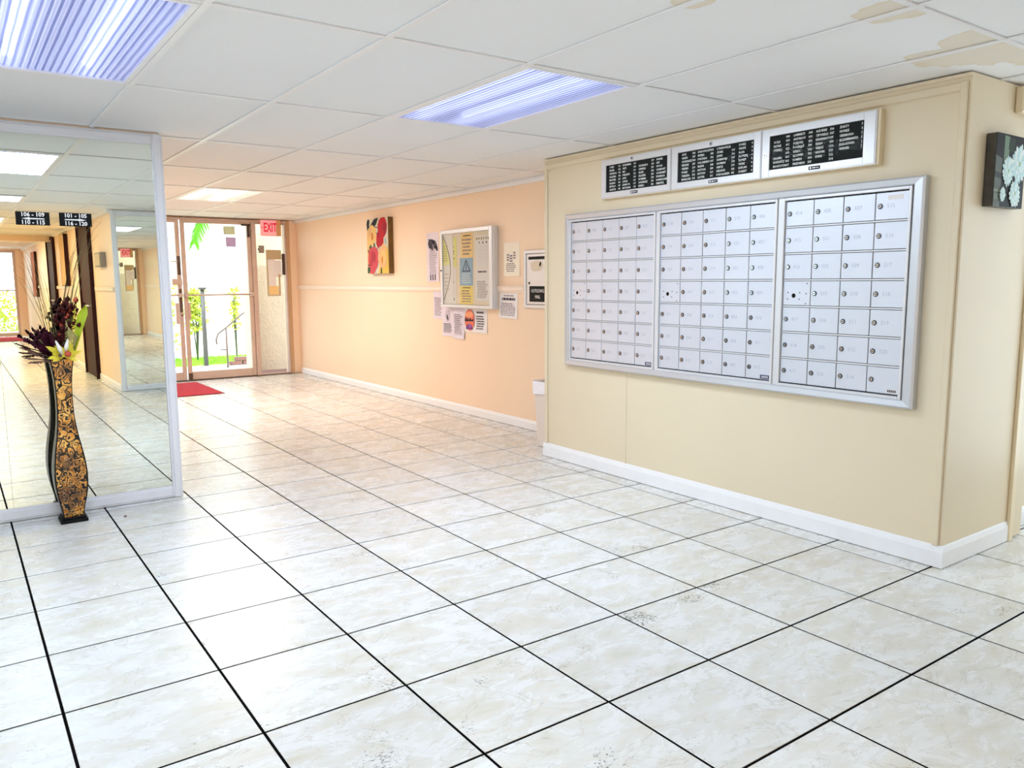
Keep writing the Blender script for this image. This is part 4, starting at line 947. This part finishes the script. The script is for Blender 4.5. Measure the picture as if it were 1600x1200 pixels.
for v in r_[0]: v.co.z += rg.uniform(-.02, .02); v.co.x *= rg.uniform(1, 1.03); v.co.y *= rg.uniform(1, 1.03)
r3 = taper(bm, .12, .14, .136, .158, .40, .515); obj('liner', bm, M['bag'], t)
# ------------------------------------------------------------------ side face: flower photo canvas and wall box
t = thing('flower_canvas', 'dark canvas of pale blue white dahlias on the right column face', 'painting', (3.61, -3.226, 1.585), FACE_S)
w, h = .28, .305
obj('stretcher', B(bbox, -w / 2, w / 2, 0, h, .001, .044, .003), mat('dark_edge_print', lin(70, 66, 58), .4, var=.8, vscale=30), t)
fl = [((22, 16, 14), [(0, 0), (1, 0), (1, 1), (0, 1)]), ((96, 104, 96), [(0, .0), (.22, .0), (.22, .66), (0, .7)]), ((120, 132, 118), [(.02, .1), (.2, .1), (.2, .18), (.02, .18)]), ((60, 62, 66), [(0, .4), (.22, .38), (.22, .46), (0, .48)]), ((140, 146, 132), [(0, .2), (.22, .2), (.22, .24), (0, .24)]), ((118, 140, 120), [(.26, .6), (.42, .62), (.44, .97), (.26, .98)]), ((40, 52, 36), [(.4, .8), (.6, .75), (.62, .95), (.42, .97)])]
WH, W2, GC = (214, 240, 242), (192, 226, 230), (150, 180, 130)
def dahlia(cx, cy, r, s):
    out = [((150, 180, 180), [(cx + r * .8 * .92 * math.cos(PI * i / 9), cy + r * .8 * math.sin(PI * i / 9)) for i in range(18)])]
    rd = random.Random(s)
    for r0, r1, n in ((.45, 1., 17), (.32, .82, 15), (.2, .62, 13), (.08, .42, 10)):
        for k in range(n):
            th = 2 * PI * (k + .5 * (n % 2)) / n + rd.uniform(-.1, .1); e = r1 * rd.uniform(.9, 1.05); wd = 1.25 * PI * r1 / n
            pts = [(r0, -.3 * wd), ((r0 + e) * .55, -wd * .62), (e * .93, -wd * .4), (e, 0), (e * .93, wd * .4), ((r0 + e) * .55, wd * .62), (r0, .3 * wd)]
            out.append(((WH, W2, (232, 246, 246))[k % 3], [(cx + r * .92 * (a * math.cos(th) - b * math.sin(th)), cy + r * (a * math.sin(th) + b * math.cos(th))) for a, b in pts]))
    out.append((GC, [(cx + r * .1 * math.cos(PI * i / 5), cy + r * .13 * math.sin(PI * i / 5)) for i in range(10)]))
    return out
fl += dahlia(.80, .62, .29, 1) + dahlia(.42, .50, .22, 2) + dahlia(.68, .20, .21, 3) + dahlia(.26, .17, .11, 4)
artwork(t, w - .002, h, .044, fl)
t = thing('wall_vent_box', 'tan box high on the right column face at the picture edge', 'box', (3.80, -3.226, 2.0), FACE_S)
obj('body', B(bbox, -.09, .09, 0, .112, .001, .035, .006), M['crown'], t); obj('grille', B(cyl, (.01, .056, .035), (.01, .056, .042), .045, .04, n=20), M['beige'], t)

# ------------------------------------------------------------------ vase
def vase_mat():
    m = bpy.data.materials.new('embossed_gold_black_leaf'); m.use_nodes = True
    n = m.node_tree.nodes; L = m.node_tree.links; p = n['Principled BSDF']
    tc = n.new('ShaderNodeTexCoord')
    nd = n.new('ShaderNodeTexNoise'); nd.inputs['Scale'].default_value = 14; nd.inputs['Detail'].default_value = 2; L.new(tc.outputs['Object'], nd.inputs['Vector'])
    mxv = n.new('ShaderNodeMix'); mxv.data_type = 'VECTOR'; mxv.inputs['Factor'].default_value = .10; L.new(tc.outputs['Object'], mxv.inputs['A']); L.new(nd.outputs['Color'], mxv.inputs['B'])
    mp = n.new('ShaderNodeMapping'); mp.inputs['Scale'].default_value = (1, 1, .62); L.new(mxv.outputs['Result'], mp.inputs[0])
    vo = n.new('ShaderNodeTexVoronoi'); vo.feature = 'DISTANCE_TO_EDGE'; vo.inputs['Scale'].default_value = 31; L.new(mp.outputs[0], vo.inputs['Vector'])
    v2 = n.new('ShaderNodeTexVoronoi'); v2.feature = 'F1'; v2.inputs['Scale'].default_value = 31; L.new(mp.outputs[0], v2.inputs['Vector'])
    ring = n.new('ShaderNodeMath'); ring.operation = 'SINE'; sc = n.new('ShaderNodeMath'); sc.operation = 'MULTIPLY'; sc.inputs[1].default_value = 17; L.new(v2.outputs['Distance'], sc.inputs[0]); L.new(sc.outputs[0], ring.inputs[0])
    e1 = n.new('ShaderNodeMapRange'); e1.inputs['From Min'].default_value = .015; e1.inputs['From Max'].default_value = .05; L.new(vo.outputs['Distance'], e1.inputs['Value'])
    e2 = n.new('ShaderNodeMapRange'); e2.inputs['From Min'].default_value = -.75; e2.inputs['From Max'].default_value = -.3; L.new(ring.outputs[0], e2.inputs['Value'])
    mu = n.new('ShaderNodeMath'); mu.operation = 'MULTIPLY'; L.new(e1.outputs[0], mu.inputs[0]); L.new(e2.outputs[0], mu.inputs[1])
    pn = n.new('ShaderNodeTexNoise'); pn.inputs['Scale'].default_value = 8; L.new(tc.outputs['Object'], pn.inputs['Vector'])
    cr = n.new('ShaderNodeValToRGB'); e = cr.color_ramp.elements; e[0].position = .36; e[0].color = lin(110, 58, 20); e[1].position = .64; e[1].color = lin(236, 182, 92); k = e.new(.5); k.color = lin(206, 134, 46)
    L.new(pn.outputs['Fac'], cr.inputs[0])
    mx = n.new('ShaderNodeMix'); mx.data_type = 'RGBA'; L.new(mu.outputs[0], mx.inputs['Factor']); mx.inputs['A'].default_value = lin(20, 14, 10); L.new(cr.outputs[0], mx.inputs['B'])
    e3 = n.new('ShaderNodeMapRange'); e3.inputs['From Min'].default_value = .0; e3.inputs['From Max'].default_value = .4; e3.inputs['To Min'].default_value = .55; e3.inputs['To Max'].default_value = 0
    e4 = n.new('ShaderNodeMath'); e4.operation = 'ABSOLUTE'; L.new(ring.outputs[0], e4.inputs[0]); L.new(e4.outputs[0], e3.inputs['Value'])
    e5 = n.new('ShaderNodeMath'); e5.operation = 'MULTIPLY'; L.new(e3.outputs[0], e5.inputs[0]); L.new(mu.outputs[0], e5.inputs[1])
    ms = n.new('ShaderNodeMix'); ms.data_type = 'RGBA'; L.new(e5.outputs[0], ms.inputs['Factor']); L.new(mx.outputs['Result'], ms.inputs['A']); ms.inputs['B'].default_value = lin(222, 206, 160)
    L.new(ms.outputs['Result'], p.inputs['Base Color']); p.inputs['Metallic'].default_value = .25; p.inputs['Roughness'].default_value = .33
    bp = n.new('ShaderNodeBump'); bp.inputs['Strength'].default_value = .6; bp.inputs['Distance'].default_value = .004; L.new(mu.outputs[0], bp.inputs['Height']); L.new(bp.outputs[0], p.inputs['Normal'])
    return m
M['vase'] = vase_mat(); M['vase_side'] = mat('black_gold_side', lin(34, 24, 16), .3, metal=.3, var=.6, vscale=30, bump=.5, bscale=60)
t = thing('floor_vase', 'tall square gold and black embossed floor vase before the mirror', 'vase', (.28, -.085, 0))
prof = [(.03, .050), (.05, .051), (.09, .057), (.13, .066), (.17, .073), (.22, .0775), (.27, .0785), (.32, .075), (.37, .069), (.42, .061), (.47, .0525), (.53, .0445), (.59, .040), (.65, .0385), (.71, .039), (.77, .0415), (.83, .0475), (.875, .0545), (.885, .055)]
def sq(bm, z, a, k=5):
    ring = []; rc = a * .16
    for cx, cy, s in ((1, 1, 0), (-1, 1, 1), (-1, -1, 2), (1, -1, 3)):
        for i in range(k):
            th = PI / 2 * (s + i / (k - 1)); ring.append(bm.verts.new((cx * (a - rc) + rc * math.cos(th), cy * (a - rc) + rc * math.sin(th), z)))
    return ring
bm = bmesh.new(); rs = [sq(bm, z, a) for z, a in prof] + [sq(bm, .882, .048), sq(bm, .8, .038)]
for i in range(len(rs) - 1):
    for k in range(20):
        f = bm.faces.new((rs[i][k], rs[i][(k + 1) % 20], rs[i + 1][(k + 1) % 20], rs[i + 1][k])); f.smooth = True
        f.material_index = 0 if abs(f.calc_center_median().y) > abs(f.calc_center_median().x) and f.calc_center_median().y < 0 else 1
bm.faces.new(rs[0][::-1]); bm.faces.new(rs[-1])
obj('body', bm, [M['vase'], M['vase_side']], t)
bm = bmesh.new(); bbox(bm, -.066, .066, -.066, .066, 0, .018, .003); bbox(bm, -.058, .058, -.058, .058, .018, .032, .003); obj('foot', bm, M['black'], t)
bm = bmesh.new()
for cx, cy in ((-1, -1), (1, -1), (1, 1), (-1, 1)): tube(bm, [(cx * (a - .004), cy * (a - .004), z) for z, a in prof], .004, 6)
obj('corner_rib', bm, M['black'], t)

# ------------------------------------------------------------------ dried flowers in the vase (each stem a thing of its own)
VX, VY = .28, -.085
def root(name, label, cat='flower', g='dried flowers in the vase'): return thing(name, label, cat, (VX, VY, .86), group=g)
P = lambda x, z, y=0: Vector((x - VX, y, z - .86))
rg = random.Random(21)
M['maroon'] = mat('maroon_seed', lin(66, 20, 22), .5, spec=.1, var=.3, vscale=60); M['berry'] = mat('red_orange_berry', lin(186, 70, 40), .35, var=.25, vscale=50); M['purple'] = mat('dark_purple_spike', lin(62, 16, 34), .6, spec=.1, var=.3, vscale=50)
M['lime'] = mat('lime_leaf', lin(168, 184, 34), .5, var=.15, vscale=20); M['gold'] = mat('yellow_petal', lin(222, 206, 60), .5, var=.15, vscale=30); M['bud'] = mat('white_bud', lin(226, 222, 212), .5); M['twig'] = mat('brown_twig', lin(96, 62, 50), .7, var=.2, vscale=40); M['stalk'] = mat('olive_stalk', lin(112, 108, 60), .7)
t = root('berry_spray', 'tall dark maroon spray of red berries rising from the vase')
bm = bmesh.new(); sp = [P(.29, .82), P(.30, .97), P(.335, 1.12)]; tube(bm, sp, .006); obj('stem', bm, M['stalk'], t)
for i in range(170):
    u = rg.random(); c = P(.296 + .05 * u + rg.gauss(0, .017 + .010 * u), .965 + .212 * u + rg.gauss(0, .012), rg.gauss(0, .022))
    s = rg.uniform(.007, .0125); bm = bmesh.new(); ball(bm, c, s, 1); d = Vector((rg.uniform(-1, 1), rg.uniform(-1, 1), 1)).normalized()
    cyl(bm, c + d * s * .8, c + d * s * 1.9, s * .5, .0005, n=5, cap=False)
    obj('berry', bm, M['berry'] if rg.random() < .16 else M['maroon'], t)
t = root('seed_spray', 'dark purple spiky spray leaning left out of the vase')
bm = bmesh.new(); tube(bm, [P(.275, .84), P(.23, .93), P(.19, .99)], .005); obj('stem', bm, M['stalk'], t)
for i in range(26):
    ang = rg.uniform(-.95, -.05); L_ = rg.uniform(.10, .175); st = P(.25 + rg.gauss(0, .012), .905 + rg.gauss(0, .012), rg.gauss(0, .02)); en = st + Vector((math.sin(ang) * L_, rg.uniform(-.04, .04), math.cos(ang) * L_ * .95))
    bm = bmesh.new(); tube(bm, [st, st.lerp(en, .5), en], [.003, .003, .001], 4)
    for k in range(9): ball(bm, st.lerp(en, .2 + .8 * k / 9) + Vector((rg.gauss(0, .003), rg.gauss(0, .003), 0)), rg.uniform(.004, .0075), 1, (1, 1, 1.5))
    obj('spike', bm, M['purple'], t)
t = root('lime_fan', 'long lime green folded fan leaf at the right of the vase', 'leaf')
bm = bmesh.new(); n = 14; fr_ = []
for i in range(n + 1):
    u = i / n; x = .325 + .085 * u; z = .88 + .285 * u; wd_ = (.012 + .03 * u) * (1 if u < .86 else (1.02 - u) / .16 + .1); fold = .012
    fr_.append([bm.verts.new(P(x + q * wd_, z + q * (-.01 if q > 0 else .012), -.045 + (fold if q == 0 else 0) + yy)) for q, yy in ((-.8, 0), (0, 0), (.55, 0), (.55, .0015), (0, .0015), (-.8, .0015))])
for i in range(n):
    for k in range(6): bm.faces.new((fr_[i][k], fr_[i][(k + 1) % 6], fr_[i + 1][(k + 1) % 6], fr_[i + 1][k]))
bm.faces.new(fr_[0]); bm.faces.new(fr_[-1]); obj('blade', bm, M['lime'], t)
bm = bmesh.new()
for i in range(46):
    u = rg.uniform(.35, .98); ball(bm, P(.325 + .085 * u - (.012 + .03 * u) * .8 - rg.uniform(0, .022) * u, .88 + .285 * u + rg.uniform(-.01, .015), -.05 + rg.gauss(0, .004)), rg.uniform(.0025, .005), 1)
o = obj('bead_fringe', bm, M['gold'], t); o['kind'] = 'stuff'
t = root('striped_feather', 'fine striped feathery leaf between berries and the lime fan', 'leaf')
for i in range(13):
    s_ = P(.325 - .003 * i + .01, .955 + .0035 * i, -.05); bm = bmesh.new(); tube(bm, [P(.345 + .0015 * i, .95 + .004 * i, -.052), P(.325 - .0005 * i, .975 + .0065 * i, -.054), P(.300 + .001 * i, .992 + .008 * i, -.05)], [.0022, .002, .0008], 4); obj('barb', bm, M['stalk'] if i % 2 else mat('pale_barb', lin(206, 196, 120), .6), t)
bm = bmesh.new(); tube(bm, [P(.33, .87), P(.342, .95, -.05), P(.365, 1.005, -.05)], .003); obj('rachis', bm, M['stalk'], t)
t = root('yellow_flower', 'yellow green petalled flower with white buds at the vase mouth')
for th, L_, wd2, yy in ((-.5, .07, .013, 0), (-.15, .06, .012, .01), (.25, .085, .015, -.01), (.6, .06, .012, .012), (.95, .105, .017, .02), (1.35, .06, .012, .02), (1.8, .055, .012, .02), (2.2, .07, .013, .015), (2.55, .1, .016, 0), (2.9, .06, .012, -.01), (3.3, .08, .015, -.01), (3.65, .065, .013, 0)):
    c0 = P(.292, .905, -.04); d = Vector((math.cos(th) * L_, -.03 + yy, math.sin(th) * L_ * .95)); q = Vector((-math.sin(th), 0, math.cos(th))) * wd2
    bm = bmesh.new(); A = [c0 - q * .5, c0 + q * .5, c0 + d * .45 + q, c0 + d * .8 + q * .45, c0 + d, c0 + d * .8 - q * .6, c0 + d * .45 - q]; off = Vector((0, .0016, 0)); K = len(A)
    f1 = [bm.verts.new(v) for v in A]; f2 = [bm.verts.new(v + off) for v in A]; bm.faces.new(f1); bm.faces.new(f2[::-1])
    for k in range(K): bm.faces.new((f1[k], f1[(k + 1) % K], f2[(k + 1) % K], f2[k]))
    obj('petal', bm, M['gold'], t)
for pts in (((.282, .912), (.272, .94), (.256, .985)), ((.298, .925), (.303, .952), (.312, .99))):
    bm = bmesh.new(); tube(bm, [P(pts[0][0], pts[0][1], -.075), P(*pts[1], -.085), P(*pts[2], -.08)], [.005, .0115, .004], 9); obj('bud', bm, M['bud'], t)
bm = bmesh.new(); ball(bm, P(.307, .913, -.085), .0165, 2); obj('round_berry', bm, M['berry'], t); bm = bmesh.new(); ball(bm, P(.272, .906, -.07), .009, 2); obj('round_berry', bm, M['twig'], t)
for k, (pts) in enumerate((((.27, .88), (.2, .91), (.155, .925), (.095, .955)), ((.27, .875), (.2, .895), (.165, .915), (.13, .93)), ((.27, .87), (.2, .885), (.15, .895), (.11, .9)), ((.265, .865), (.215, .875), (.17, .88), (.125, .875)))):
    t = root('dry_twig', 'thin brown twig reaching left over the vase rim, %s' % ('topmost of four', 'second from the top', 'third from the top', 'lowest of four')[k], 'twig')
    bm = bmesh.new(); tube(bm, [P(x, z, -.02 - .012 * k) for x, z in pts], [.004, .0035, .003, .0015], 5); obj('branch', bm, M['twig'], t)
    bm = bmesh.new()
    for q in range(7): u = .35 + q * .09; a_ = Vector(P(*pts[1], -.02 - .012 * k)).lerp(P(*pts[3], -.02 - .012 * k), u); ball(bm, a_ + Vector((0, 0, rg.uniform(-.003, .003))), .0045, 1, (1.6, 1, 1))
    o = obj('catkins', bm, M['twig'], t)
bl = 0
for (x0, xt, zt) in [(.27, .15, 1.40), (.265, .165, 1.47), (.26, .19, 1.44), (.275, .13, 1.33), (.27, .205, 1.40), (.28, .225, 1.36), (.262, .24, 1.30), (.3, .43, 1.50), (.3, .45, 1.58), (.305, .47, 1.62), (.31, .41, 1.47), (.315, .39, 1.40), (.3, .485, 1.55), (.308, .44, 1.36), (.3, .46, 1.48), (.312, .5, 1.62)]:
    t = root('grass_blade', 'thin dry grass stem fanning up from the vase', 'grass', 'thin grass stems in the vase')
    bend = (xt - x0); pts = [P(x0 + bend * (u ** 1.5), .86 + (zt - .86) * u, rg.uniform(-.01, .01)) for u in (0, .25, .5, .75, .92, 1)]
    pts[-1] = pts[-1] + Vector((bend * .12, 0, -.01)); bm = bmesh.new(); tube(bm, pts, [.0016, .0015, .0013, .0011, .0008, .0004], 4); obj('blade', bm, M['stalk'], t)
# small debris on the floor by the vase
t = tag(obj('floor_crumb', B(ball, (0, 0, .004), .007, 1, (1.4, .8, .6)), M['twig'], None, (.52, -.19, 0)), 'tiny brown crumb on the floor tile right of the vase', 'crumb')
